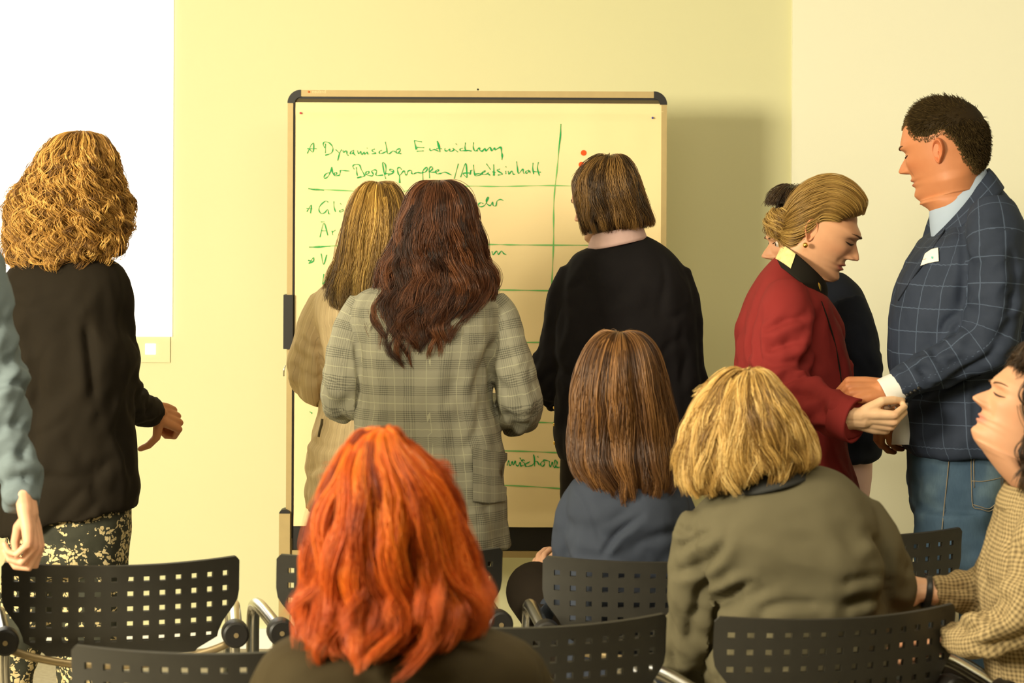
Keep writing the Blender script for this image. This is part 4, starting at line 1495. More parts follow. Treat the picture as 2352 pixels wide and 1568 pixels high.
def crom_grid(G, m):
    n, k, _ = G.shape
    return crom(G.reshape(n, -1), m).reshape(-1, k, 3)


M['h_curly'] = hairmat('curly_golden_hair', (0.10, 0.042, 0.008), (0.38, 0.185, 0.035), (0.70, 0.40, 0.10), 0.5)
M['h_streak'] = hairmat('streaked_blond_hair', (0.07, 0.034, 0.01), (0.42, 0.235, 0.05), (0.90, 0.58, 0.14), 0.4, (0.03, 0.016, 0.007))
M['h_auburn'] = hairmat('auburn_brown_hair', (0.026, 0.009, 0.004), (0.105, 0.036, 0.015), (0.24, 0.088, 0.034), 0.38)
M['h_brown'] = hairmat('dark_brown_hair', (0.026, 0.013, 0.005), (0.095, 0.046, 0.013), (0.30, 0.16, 0.045), 0.38)
M['h_orange'] = hairmat('bright_orange_hair', (0.19, 0.022, 0.003), (0.72, 0.130, 0.006), (0.95, 0.28, 0.016), 0.42, (0.70, 0.145, 0.030))
M['h_chest'] = hairmat('chestnut_hair', (0.042, 0.016, 0.005), (0.125, 0.053, 0.015), (0.29, 0.135, 0.042), 0.36)
M['h_blond'] = hairmat('honey_blond_hair', (0.17, 0.085, 0.02), (0.56, 0.335, 0.09), (0.85, 0.62, 0.25), 0.4)
M['h_bun'] = hairmat('dark_blond_hair', (0.12, 0.058, 0.012), (0.30, 0.17, 0.04), (0.52, 0.33, 0.095), 0.38)
M['h_dark'] = hairmat('near_black_hair', (0.012, 0.007, 0.004), (0.035, 0.018, 0.008), (0.10, 0.055, 0.02), 0.36)
M['h_man'] = hairmat('short_dark_brown_hair', (0.022, 0.013, 0.004), (0.055, 0.034, 0.010), (0.15, 0.10, 0.04), 0.7, None, 0.12)

# ------------------------------------------------------------------ curly woman in the black cardigan
p = Person('person with curly golden hair in a black cardigan and floral trousers, seen from behind', 160, 900)
p.head((160, 445, .0), 196, (.25, .95, .0), (160, 600, -.01), eyes=False, brows=False)
p.garment('cardigan', [(585, 105, 220, .06), (600, 45, 262, .09), (630, 14, 290, .11), (680, 4, 297, .13), (740, 5, 292, .14), (820, 8, 318, .155), (900, 8, 306, .15), (980, 2, 303, .145), (1060, -2, 310, .15), (1120, -4, 315, .155), (1195, -8, 312, .155, 0, -64)], 'cardigan',
          arms=[dict(p=[(262, 632, 0, 34), (264, 690, 0, 44), (260, 780, .02, 50), (262, 870, .03, 52), (290, 925, .10, 44), (335, 942, .20, 36), (352, 944, .24, 34)], elbow=.55),
                dict(p=[(50, 640, 0, 34), (42, 700, .0, 44), (38, 790, .03, 48), (40, 880, .06, 46), (70, 930, .16, 40), (110, 940, .3, 30)], elbow=.55)], amp=.005, seed=1, shrink=.78, creases=[([(197, 735), (208, 830), (216, 925)], .012, .012), ([(70, 760), (85, 900), (80, 1040)], .02, .006), ([(150, 980), (190, 1060), (230, 1080)], .02, .006), ([(270, 985), (295, 1060), (312, 1130)], .010, .008), ([(318, 905), (340, 930), (338, 965)], .006, .005)])
p.hand((356, 944, .25), (.62, .70, -.35), (.80, -.42, .42), -1, ((62, 85, 50), (68, 85, 50), (72, 85, 50), (75, 85, 50)), .92, [(.35, .6, -.6), (-.05, .35, -.9), (-.3, .1, -.9)], None, (.50, .21, .085))
p.hand((118, 940, .33), (.5, .8, -.1), (0, -.3, 1), 1, ((40, 60, 30),) * 4, .9)
p.standing('floral', 160, 1200, 140, [(1120, 18, 300, .12), (1200, 14, 302, .125), (1250, 12, 296, .125), (1290, 16, 290, .12), (1320, 40, 262, .09)],
           [(84, 1240, 0, 66), (72, 1330, 0, 66), (50, 1450, 0, 58), (28, 1560, 0, 46), (12, 1700, 0, 42)], [(222, 1240, 0, 72), (216, 1330, 0, 74), (206, 1450, 0, 72), (198, 1560, 0, 66), (192, 1700, 0, 50)])
p.hair([(308, 180, 200, .012), (322, 130, 240, .06), (345, 104, 262, .085), (385, 70, 276, .11), (440, 44, 292, .125), (495, 22, 302, .13), (545, 12, 300, .125), (580, 20, 282, .11, 0, -14), (608, 50, 236, .09, 0, -26), (624, 80, 170, .05, 0, -16)], 'h_curly',
       nl=820, per=11, npts=44, wave=(.0135, 6.5), frizz=.005, inset=(8, 14), thick=.042, v0=(0, .5), vend=(.55, 1.0), face=(.22, .14, .4), spread=.0045, rad=.0012, seed=5, inner=.030, lump=.018, fine=1.01, label='golden curls reaching the shoulders', lift=.010, clump=.1)
p.finish()

# ------------------------------------------------------------------ man at the left edge, only one arm in view
p = Person('person in a grey-blue shirt at the left edge, arm hanging with a curled hand', -190, 1100)
p.head((-190, 330, 0), 245, (.3, .95, 0), (-190, 520, 0), eyes=False, brows=False, female=False)
p.garment('shirt', [(520, -250, -130, .07), (545, -330, -60, .10), (590, -395, 0, .12), (660, -410, 5, .135), (800, -390, -10, .14), (1000, -375, -20, .14), (1180, -375, -15, .145)], 'bluecloth',
          arms=[dict(p=[(-58, 585, -.02, 50), (-40, 660, -.03, 62), (-30, 760, -.03, 66), (-20, 860, -.03, 70), (4, 950, -.05, 62), (28, 1050, -.08, 50), (46, 1110, -.09, 46), (54, 1160, -.11, 42)], elbow=.5, amp=.012),
                dict(p=[(-345, 590, 0, 50), (-378, 700, 0, 60), (-392, 850, 0, 60), (-400, 1000, -.02, 48), (-402, 1150, -.03, 38)], elbow=.5, amp=.01)], amp=.008, seed=4, creases=[([(-30, 892), (20, 884), (58, 888)], .008, .014), ([(-10, 1000), (30, 972), (75, 990)], .010, .011), ([(-5, 1060), (35, 1040), (78, 1062)], .010, .011), ([(15, 1110), (50, 1095), (85, 1112)], .008, .009), ([(-20, 760), (15, 740), (45, 750)], .012, .007)])
p.hand((62, 1163, -.115), (.22, -.12, -.95), (.93, -.1, .22), 1, ((28, 78, 40), (40, 70, 45), (52, 65, 45), (60, 60, 45)), .92, [(.40, .55, -.85), (.86, .12, -.42), (.96, .0, -.1)], None, (.66, .36, .22))
p.hand((-402, 1160, -.03), (0, -.1, -1), (-1, 0, 0), -1, ((30, 50, 30),) * 4, 1.0)
p.standing('blackcloth', -190, 1200, 160, [(1130, -370, -20, .125), (1200, -370, -15, .13), (1290, -365, -20, .125), (1340, -330, -60, .10)],
           [(-285, 1280, 0, 88), (-290, 1500, 0, 75), (-292, 1750, 0, 60)], [(-105, 1280, 0, 88), (-100, 1500, 0, 75), (-98, 1750, 0, 60)])
p.hair([(198, -200, -180, .01), (215, -250, -130, .07), (260, -275, -105, .10), (330, -278, -102, .105), (400, -262, -118, .095), (450, -240, -140, .07)], 'h_man', nl=170, per=16, npts=10, face=(.22, .17, .4), seed=8)
p.finish()

# ------------------------------------------------------------------ streaked blonde in the beige jacket
p = Person('person with long streaked blond hair in a beige striped jacket, reading the board', 850, 800)
p.head((866, 515, 0), 176, (.1, .99, -.03), (862, 650, -.01), eyes=False, brows=False)
p.garment('jacket', [(628, 810, 910, .06), (645, 765, 950, .085), (670, 728, 985, .105), (720, 716, 1000, .125), (800, 730, 995, .135), (870, 742, 985, .14), (930, 738, 990, .14), (1000, 722, 1005, .15), (1080, 708, 1015, .155), (1165, 702, 1022, .16)], 'pin',
          arms=[dict(p=[(748, 682, 0, 34), (728, 740, 0, 42), (716, 800, .0, 46), (712, 858, .02, 45), (724, 888, .08, 40), (765, 885, .22, 32), (790, 880, .30, 28)], elbow=.55, amp=.008),
                dict(p=[(970, 682, 0, 34), (985, 740, 0, 42), (1000, 820, .0, 42), (1000, 870, .05, 40), (970, 880, .2, 32), (940, 878, .3, 28)], elbow=.55)], amp=.006, seed=7, freq=(10, 10, 5), creases=[([(690, 770), (712, 795), (735, 800)], .009, .010), ([(716, 745), (730, 790), (742, 850), (738, 900)], .009, .012), ([(700, 850), (718, 868), (738, 862)], .009, .008), ([(720, 1010), (760, 1030), (800, 1020)], .009, .007), ([(705, 1090), (740, 1070), (780, 1085)], .009, .006)])
p.hand((795, 878, .32), (.4, .9, 0), (0, -.2, 1), -1, ((35, 50, 30),) * 4, .88)
p.hand((935, 876, .32), (-.4, .9, 0), (0, -.2, 1), 1, ((35, 50, 30),) * 4, .88)
p.part('pocket_slit', Geo().tube(onto(p.kids[[k.name.startswith('jacket') for k in p.kids].index(True)], p.base, [(741, 962), (739, 975), (735, 990), (733, 1003)], .001), .004, 8), 'inner')
p.standing('blackcloth', 860, 1150, 120, [(1120, 725, 1000, .12), (1200, 722, 1002, .125), (1260, 740, 985, .1)], [(795, 1220, 0, 60), (795, 1420, 0, 48), (795, 1560, 0, 42)], [(925, 1220, 0, 60), (925, 1420, 0, 48), (925, 1560, 0, 42)])
p.hair([(420, 862, 872, .01), (426, 838, 900, .05), (445, 818, 918, .075), (480, 803, 932, .098), (530, 790, 940, .11), (590, 774, 945, .11), (640, 758, 940, .10, -.02), (685, 752, 925, .085, -.04), (722, 772, 880, .05, -.06)], 'h_streak',
       nl=210, per=24, npts=20, wave=(.005, 1.6), frizz=.0015, thick=.022, v0=(0, .2), vend=(.8, 1.0), face=(.25, .15, .35), seed=12, label='blond streaked hair, darker at the tips', tipcurl=.02,
       tone=lambda u, rs: np.clip(rs.rand(len(u)) * .55 + .45 * np.exp(-(((u - .70 + .5) % 1 - .5) / .07) ** 2), 0, 1))
p.finish()

# ------------------------------------------------------------------ auburn woman in the plaid blazer
p = Person('person with long wavy auburn hair in a grey plaid blazer, seen from behind', 985, 880)
p.head((1010, 525, 0), 194, (-.05, .99, 0), (1000, 670, -.01), eyes=False, brows=False)
p.garment('blazer', [(640, 930, 1040, .06), (655, 870, 1095, .085), (675, 825, 1135, .105), (715, 806, 1150, .125), (770, 812, 1146, .14), (850, 822, 1132, .14), (920, 826, 1128, .14), (980, 820, 1142, .145), (1050, 810, 1156, .155), (1140, 802, 1164, .16), (1200, 799, 1168, .165), (1256, 796, 1172, .165)], 'plaid',
          arms=[dict(p=[(835, 690, 0, 34), (812, 740, 0, 40), (794, 800, -.01, 43), (786, 870, -.01, 44), (788, 915, .02, 42), (815, 925, .10, 38), (870, 915, .25, 32), (900, 905, .32, 29)], elbow=.55),
                dict(p=[(1125, 690, 0, 36), (1152, 730, 0, 42), (1168, 800, -.01, 44), (1184, 870, -.01, 48), (1192, 925, .01, 50), (1180, 950, .07, 44), (1140, 940, .22, 34), (1110, 925, .32, 29)], elbow=.55)], amp=.005, seed=11, creases=[([(818, 760), (828, 860), (822, 950)], .008, .011), ([(1124, 795), (1130, 900), (1150, 978)], .008, .012), ([(1130, 790), (1112, 830), (1088, 900)], .010, .009), ([(1150, 950), (1185, 955), (1225, 945)], .010, .007), ([(850, 900), (842, 1000), (830, 1120)], .018, .007), ([(1040, 860), (1052, 940), (1060, 1040)], .018, .006), ([(1110, 1150), (1130, 1200), (1150, 1250)], .016, .009)])
bl_ = p.kids[[k.name.startswith('blazer') for k in p.kids].index(True)]
p.part('pocket', patch(bl_, p.base, [(1084, 1028), (1125, 1036), (1160, 1040)], [(1084, 1150), (1125, 1154), (1158, 1150)], 8, 8, .006), 'plaid')
p.hand((905, 903, .34), (.3, .95, 0), (0, -.2, 1), -1, ((35, 50, 30),) * 4, .88)
p.hand((1103, 923, .34), (-.3, .95, 0), (0, -.2, 1), 1, ((35, 50, 30),) * 4, .88)
p.standing('blackcloth', 985, 1250, 140, [(1190, 830, 1140, .125), (1260, 832, 1138, .13), (1330, 850, 1120, .11)], [(910, 1290, 0, 68), (912, 1500, 0, 54), (912, 1650, 0, 46)], [(1060, 1290, 0, 68), (1058, 1500, 0, 54), (1058, 1650, 0, 46)])
p.hair([(420, 1003, 1014, .01), (427, 972, 1042, .05), (447, 944, 1074, .08), (480, 926, 1090, .10), (530, 908, 1102, .112), (590, 888, 1118, .115), (640, 870, 1140, .11, -.015, 0), (680, 856, 1128, .10, -.035), (730, 852, 1078, .085, -.055), (785, 872, 1040, .07, -.07), (835, 905, 1000, .045, -.075)], 'h_auburn',
       inset=(9, 9), nl=260, per=24, npts=30, wave=(.011, 3.6), frizz=.002, thick=.026, v0=(0, .2), vend=(.72, 1.0), face=(.25, .15, .35), seed=21, label='long wavy auburn hair', tipcurl=.022, lift=.008)
p.finish()

# ------------------------------------------------------------------ bobbed woman in black
p = Person('person with a brown bob, pink scarf and black jacket, standing before the paper', 1440, 820)
p.head((1392, 458, 0), 180, (-.80, .60, -.22), (1428, 620, -.005), (-.3, .95, 0))
p.garment('jacket', [(550, 1368, 1476, .062, 0, -26), (566, 1340, 1518, .085, 0, -14), (590, 1314, 1552, .105), (640, 1290, 1584, .125), (720, 1276, 1602, .14), (800, 1274, 1604, .145), (880, 1276, 1606, .145), (960, 1276, 1606, .145), (1010, 1280, 1602, .145), (1052, 1292, 1598, .14)], 'blackwool',
          arms=[dict(p=[(1322, 620, 0, 36), (1296, 690, 0, 42), (1284, 780, .03, 44), (1266, 860, .06, 46), (1275, 900, .14, 38), (1310, 880, .3, 30), (1330, 860, .38, 27)], elbow=.55),
                dict(p=[(1548, 620, 0, 38), (1566, 700, 0, 44), (1570, 790, -.01, 44), (1572, 880, .0, 46), (1560, 930, .06, 42), (1520, 930, .2, 32), (1490, 915, .3, 27)], elbow=.55)], amp=.005, seed=15)
p.band('scarf', [(516, 1366, 1464, .062, -.008, -34), (536, 1360, 1472, .068, -.008, -32), (562, 1352, 1482, .076, -.008, -28)], 'scarf', .006)
p.hand((1336, 856, .4), (.2, .95, .1), (0, -.2, 1), -1, ((35, 50, 30),) * 4, .88)
p.hand((1484, 913, .33), (-.3, .95, 0), (0, -.2, 1), 1, ((35, 50, 30),) * 4, .88)
bd = p.part('name_badge', Geo().box(W(1253, 785, y=p.y0 - .0), W(1263, 748, y=p.y0 + .05)), 'white', label='white name badge seen edge-on')
for py, px in ((768, 1252), (810, 1248), (936, 1271), (975, 1271), (1017, 1271)):
    p.part('button', Geo().ball(W(px + 4, py, y=p.y0), .006, 8), 'gold')
p.standing('blackcloth', 1440, 1050, 150, [(1010, 1290, 1590, .125), (1080, 1286, 1594, .13), (1160, 1290, 1590, .12)], [(1358, 1120, 0, 70), (1362, 1320, 0, 58), (1366, 1500, 0, 46)], [(1518, 1120, 0, 70), (1516, 1320, 0, 58), (1512, 1500, 0, 46)])
p.hair([(360, 1396, 1406, .01), (366, 1370, 1432, .05), (385, 1344, 1450, .078), (415, 1322, 1464, .095), (450, 1320, 1474, .102), (480, 1328, 1484, .102), (508, 1334, 1494, .098, 0, -4), (530, 1342, 1492, .088, 0, -18)], 'h_brown',
       nl=230, per=22, npts=16, wave=(.004, 1.8), frizz=.0015, thick=.02, v0=(0, .22), vend=(.84, 1.0), face=(.40, .135, .42), seed=25, label='brown bob with lighter strands', tipcurl=.008)
p.finish()

# ------------------------------------------------------------------ dark-haired woman half hidden behind the red jacket
p = Person('person with dark hair in a navy jacket half hidden behind the red jacket', 1905, 815)
p.head((1845, 553, 0), 187, (-.97, -.18, -.06), (1872, 720, 0), (-.8, -.3, 0), nose=1.05)
p.garment('jacket', [(625, 1838, 1935, .06), (640, 1815, 1955, .09), (670, 1795, 1982, .12), (730, 1788, 2002, .15), (800, 1788, 2012, .16), (900, 1798, 2020, .16), (980, 1806, 2026, .165), (1052, 1812, 2014, .165, 0, -28)], 'navy2',
          arms=[dict(p=[(1940, 690, -.13, 46), (1962, 760, -.15, 48), (1974, 850, -.15, 48), (1974, 900, -.10, 42), (1940, 940, .0, 36), (1900, 950, .1, 30)], elbow=.55)], amp=.006, seed=19)
p.hand((1895, 952, .12), (-.9, .3, 0), (0, -.3, 1), -1, ((35, 50, 30),) * 4, .88)
p.band('blouse_collar', [(628, 1820, 1912, .065, 0, 26), (650, 1812, 1918, .07, 0, 40), (672, 1812, 1922, .075, 0, 50)], 'pinkcloth', .005)
p.standing('pinkcloth', 1905, 1060, 90, [(1020, 1822, 2000, .14), (1080, 1824, 2002, .145), (1150, 1830, 1996, .13)], [(1880, 1110, -.07, 58), (1880, 1300, -.07, 50), (1880, 1600, -.07, 44)], [(1940, 1110, .07, 58), (1940, 1300, .07, 50), (1940, 1600, .07, 44)], yaw=math.pi)
p.hair([(430, 1822, 1836, .01), (435, 1792, 1880, .07), (452, 1768, 1914, .098), (482, 1750, 1932, .108), (520, 1746, 1936, .11), (555, 1754, 1934, .105), (585, 1764, 1928, .095)], 'h_dark', nl=150, per=20, npts=14, wave=(.003, 1.5), v0=(0, .22), vend=(.8, 1.0), face=(.5, .17, .42), seed=31, thick=.018)
p.finish()

# ------------------------------------------------------------------ woman in the red jacket
p = Person('person with a blond bun in a brick-red jacket, head bowed towards her hand', 1830, 880)
p.head((1882, 518, 0), 214, (.89, -.19, -.41), (1834, 700, 0), (.85, -.3, 0), closed=True, skull=.80, skin=(.70, .37, .205), lips=(.50, .15, .11))
p.garment('jacket', [(630, 1786, 1890, .07, 0, 88), (642, 1766, 1896, .10, 0, 74), (662, 1742, 1902, .15, 0, 48), (700, 1716, 1908, .175, 0, 16), (760, 1698, 1926, .175), (830, 1694, 1944, .175), (900, 1692, 1950, .165), (960, 1692, 1938, .16), (1020, 1688, 1938, .165), (1100, 1684, 1962, .18), (1200, 1680, 1990, .19)], 'red',
          arms=[dict(p=[(1808, 665, -.11, 48), (1806, 720, -.155, 66), (1800, 800, -.175, 70), (1796, 870, -.20, 66), (1830, 915, -.25, 56), (1890, 938, -.31, 50), (1935, 956, -.35, 50), (1963, 966, -.375, 50)], elbow=.55, amp=.010),
                dict(p=[(1850, 690, .13, 48), (1880, 760, .17, 58), (1890, 850, .19, 54), (1930, 910, .18, 46), (1960, 940, .15, 40)], elbow=.55, amp=.008)], amp=.005, seed=23, creases=[([(1738, 700), (1736, 770), (1745, 850)], .010, .014), ([(1882, 720), (1872, 780), (1842, 852)], .010, .014), ([(1750, 765), (1800, 738), (1850, 728)], .009, .009), ([(1752, 806), (1800, 792), (1848, 782)], .009, .010), ([(1752, 846), (1796, 838), (1838, 822)], .009, .010), ([(1756, 880), (1800, 884), (1835, 862)], .009, .010), ([(1790, 930), (1830, 905), (1880, 915)], .010, .008), ([(1850, 968), (1890, 955), (1930, 985)], .010, .007)])
p.hand((1968, 962, -.38), (.90, -.02, -.10), (.06, -.78, -.62), 1, ((52, 62, 30), (55, 64, 30), (58, 66, 32), (62, 68, 34)), .95, [(.80, .42, -.42), (.92, -.12, -.40), (.90, -.25, -.40)], (1946, 960, -.37), (.80, .52, .31))
p.cuff([(1925, 953, -.345, 51), (1950, 962, -.365, 52), (1966, 967, -.377, 53)], 'red', 'cuff')
p.hand((1985, 950, .14), (.85, .1, -.2), (0, .3, 1), -1, ((40, 50, 30),) * 4, .86)
p.band('collar', [(606, 1802, 1890, .066, -.01, 84), (620, 1795, 1895, .076, -.01, 90), (636, 1787, 1894, .088, -.01, 92), (652, 1780, 1892, .100, -.01, 92)], 'collar', .005, label='black velvet collar')
p.band('embroidered_trim', [(608, 1802, 1890, .069, -.01, 86), (622, 1795, 1894, .079, -.01, 90), (642, 1785, 1893, .094, -.01, 92)], 'embroid', .007, 'cream embroidered collar trim', (.50, .665))
rj = p.kids[[k.name.startswith('jacket') for k in p.kids].index(True)]
p.part('lapel_edge', Geo().tube(onto(rj, p.base, [(1886, 692), (1900, 730), (1914, 775), (1924, 820), (1930, 860), (1932, 895)], .0003), .0022, 8, 4), 'collar')
br = p.part('brooch', Geo().ball(W(1878, 664, y=p.y0 - .085), (.009, .005, .018), 12), 'gold', label='gold leaf-shaped brooch')
p.part('brooch_chain', Geo().tube([W(1849, 647, y=p.y0 - .10), W(1862, 664, y=p.y0 - .105), W(1878, 679, y=p.y0 - .10), W(1891, 668, y=p.y0 - .06)], .0025, 8, 6), 'gold')
er = p.part('earring', Geo().ball(W(1850, 563, y=p.y0 - .085), .0068, 10), 'gold', label='gold ball earring')
p.standing('blackcloth', 1830, 1190, 120, [(1150, 1702, 1962, .15), (1220, 1702, 1964, .155), (1290, 1720, 1950, .13)], [(1800, 1260, -.08, 72), (1800, 1500, -.08, 58), (1800, 1800, -.08, 48)], [(1870, 1260, .08, 72), (1870, 1500, .08, 58), (1870, 1800, .08, 48)], yaw=0.0)


def bun_loft(p, rings, n=64, m=8):
    R = []
    for (ax, ay), (bx, by), dep, yo in rings:
        A, B = W(ax, ay, y=p.y0), W(bx, by, y=p.y0)
        c = (A + B) / 2; c[1] += yo
        R.append(np.concatenate([c, (A - B) / 2, [dep]]))
    L = Loft.__new__(Loft); L.setup(np.array(R), n, m, 2.15)
    return L


L = bun_loft(p, [((1982, 492), (1912, 508), .066, -.006), ((1980, 460), (1888, 512), .080, -.008), ((1958, 430), (1866, 518), .086, -.006), ((1925, 411), (1846, 532), .088, 0), ((1885, 410), (1826, 562), .084, 0), ((1848, 428), (1810, 574), .072, 0), ((1822, 455), (1802, 566), .056, 0), ((1807, 485), (1797, 552), .036, 0), ((1798, 505), (1792, 540), .02, 0)])
h = p.hair(None, 'h_bun', nl=200, per=26, npts=18, wave=(.002, 1.2), frizz=.0006, thick=.008, v0=(0, .12), vend=(.93, 1.0), spread=.010, seed=37, tone=lambda u, rs: .28 + .5 * rs.rand(len(u)), label='dark blond hair drawn back', L=L, inner=.004, clump=.3, lift=.002)
Lb = Loft([(482, 1786, 1798, .01), (489, 1773, 1812, .024), (504, 1767, 1818, .032), (521, 1766, 1819, .035), (537, 1772, 1814, .030), (548, 1784, 1802, .018)], p.s, 48, 6, 2.1)
p.hair(None, 'h_bun', nl=110, per=16, npts=20, wave=(.006, 1.6), frizz=.003, thick=.012, v0=(0, .25), vend=(.75, 1.0), spread=.02, seed=38, name='bun', L=Lb, inner=.008, shift=.45, lift=.003, label='loosely twisted bun')
p.finish()

# ------------------------------------------------------------------ man in the windowpane blazer
p = Person('person in a navy windowpane blazer and jeans with short dark hair, looking down', 2210, 895)
p.head((2172, 336, 0), 226, (-.83, .50, -.20), (2208, 535, .0), (-.85, .45, 0), female=False, skin=(.53, .21, .092), lips=(.34, .10, .065), nose=1.12, skull=.93, fat=.085, closed=True)
p.garment('blazer', [(472, 2147, 2272, .062, 0, -138), (486, 2142, 2296, .11, 0, -112), (508, 2132, 2322, .165, 0, -78), (545, 2112, 2350, .20, 0, -36), (590, 2090, 2366, .21, 0, -8), (640, 2066, 2376, .21), (690, 2052, 2384, .21), (760, 2043, 2388, .205), (850, 2048, 2388, .195), (940, 2060, 2384, .19), (1000, 2068, 2380, .19), (1034, 2086, 2376, .19)], 'pane',
          arms=[dict(p=[(2278, 478, -.14, 56), (2288, 540, -.19, 70), (2290, 620, -.215, 72), (2286, 710, -.225, 68), (2262, 782, -.23, 60), (2190, 826, -.235, 52), (2110, 866, -.235, 44), (2060, 890, -.235, 40)], elbow=.55, amp=.008),
                dict(p=[(2190, 490, .15, 52), (2170, 600, .2, 62), (2160, 740, .2, 58), (2130, 810, .16, 50), (2095, 870, .06, 40), (2078, 900, .0, 36)], elbow=.55)], amp=.004, seed=29, creases=[([(2162, 770), (2172, 740), (2200, 722)], .008, .010), ([(2138, 795), (2150, 822), (2170, 838)], .008, .008), ([(2105, 835), (2122, 858), (2138, 872)], .008, .007), ([(2078, 930), (2180, 876), (2262, 822), (2300, 780)], .010, .014), ([(2200, 480), (2215, 600), (2205, 720)], .010, .007), ([(2320, 560), (2330, 660), (2310, 760)], .012, .009), ([(2235, 860), (2238, 960), (2240, 1025)], .006, .005)])
p.band('lapel', [(458, 2149, 2268, .072, -.005, -140), (472, 2145, 2280, .090, -.01, -140), (494, 2139, 2298, .115, -.015, -128)], 'pane', .004)
p.band('shirt_collar', [(432, 2139, 2258, .064, -.005, -92), (446, 2138, 2262, .070, -.005, -98), (466, 2140, 2266, .076, -.005, -112), (486, 2144, 2270, .080, 0, -124)], 'shirt', .004, label='pale blue shirt collar')
pts, rr = path_px([(2075, 883, -.235, 35), (2040, 899, -.235, 35.5), (2029, 904, -.235, 35)], p.s)
p.part('shirt_cuff', Geo().grid(fringe(tube_grid(pts, rr, 32, 3), .006)), 'whiteshirt', label='white shirt cuff')
p.hand((2038, 894, -.235), (-.90, -.05, -.02), (-.10, -.66, .72), -1, ((62, 48, 25), (62, 50, 25), (64, 52, 28), (68, 55, 30)), 1.0, [(.72, .5, -.5), (.8, .0, -.6), (.8, -.1, -.6)], (2070, 884, -.235), (.54, .22, .095))
p.hand((2072, 906, .0), (-.5, -.2, -.85), (-.75, -.5, .4), -1, ((35, 45, 25), (38, 45, 25), (42, 45, 25), (45, 45, 25)), 1.0, None, None, (.45, .17, .06))
q = [(2100, .17), (2150, .2), (2200, .215)]
p.part('shirt_tail', Geo().grid(np.stack([np.stack([W(x, y, y=p.y0 - d) for x, d in zip(xs_, (.02, .06, .1, .1))]) for y, xs_ in ((900, (2058, 2064, 2072, 2090)), (950, (2052, 2060, 2070, 2090)), (1000, (2046, 2056, 2068, 2090)), (1020, (2045, 2056, 2068, 2088)), (1021, (2046, 2057, 2069, 2089)))]), False), 'whiteshirt', label='loose white shirt tail')
bz = p.kids[[k.name.startswith('blazer') for k in p.kids].index(True)]
p.part('lapel_edge', Geo().tube(onto(bz, p.base, [(2212, 478), (2196, 495), (2180, 515), (2160, 545), (2135, 585), (2105, 628), (2078, 668), (2064, 690)], .0005), .0022, 8, 4), 'navy2')
for k in range(4):
    p.part('cuff_button', Geo().ball(onto(bz, p.base, [(2083 + 9 * k, 905 - 5 * k)], .002)[0], .0045, 8), 'black')
# badge stuck on the chest with small printed marks
bg = p.part('name_badge', patch(bz, p.base, [(2128, 584), (2141, 575), (2157, 571)], [(2117, 612), (2136, 605), (2158, 601)], 7, 5, .005), 'white', None, None, 'white name badge')
p.part('printed_mark', patch(bz, p.base, [(2142.5, 591), (2145.5, 591)], [(2142.5, 596), (2145.5, 596)], 2, 2, .0065), 'teal', parent=bg)
p.part('printed_mark', patch(bz, p.base, [(2124, 598), (2131, 595)], [(2123, 599.5), (2130, 597)], 3, 2, .0065), 'scarf', parent=bg)
jn = p.standing('denim', 2210, 1030, 110, [(985, 2088, 2330, .15), (1040, 2086, 2326, .16), (1110, 2090, 2320, .165), (1170, 2096, 2312, .16), (1220, 2110, 2300, .13)],
                [(2196, 1170, -.085, 96), (2198, 1290, -.085, 90), (2205, 1420, -.085, 74), (2215, 1600, -.085, 62), (2220, 1850, -.085, 56)], [(2222, 1170, .085, 92), (2240, 1300, .085, 84), (2250, 1500, .085, 70), (2255, 1850, .085, 56)], yaw=math.pi, voxel=.008)
po = p.part('back_pocket', patch(jn, p.base, [(2229, 1052), (2306, 1052)], [(2234, 1164), (2268, 1172), (2300, 1150)], 8, 6, .003), 'denim', parent=jn)
for q in ([(2230, 1038), (2230, 1080), (2231, 1120), (2234, 1162), (2252, 1169), (2270, 1173), (2286, 1162), (2301, 1148), (2307, 1110), (2309, 1060)], [(2236, 1040), (2236, 1080), (2237, 1120)],
          [(2231, 1104), (2255, 1105), (2280, 1101), (2304, 1094)], [(2235, 1158), (2253, 1163), (2269, 1167), (2283, 1157), (2299, 1142)]):
    p.part('pocket_seam', Geo().tube(onto(jn, p.base, q, .004), .0010, 6, 3), 'stitch', parent=jn)
p.part('side_seam', Geo().tube(onto(jn, p.base, [(2181, 1040), (2179, 1070), (2176, 1100), (2173, 1130), (2170, 1160), (2166, 1200), (2162, 1240), (2160, 1290), (2160, 1330)], .003), .0012, 6, 3), 'stitch', parent=jn)


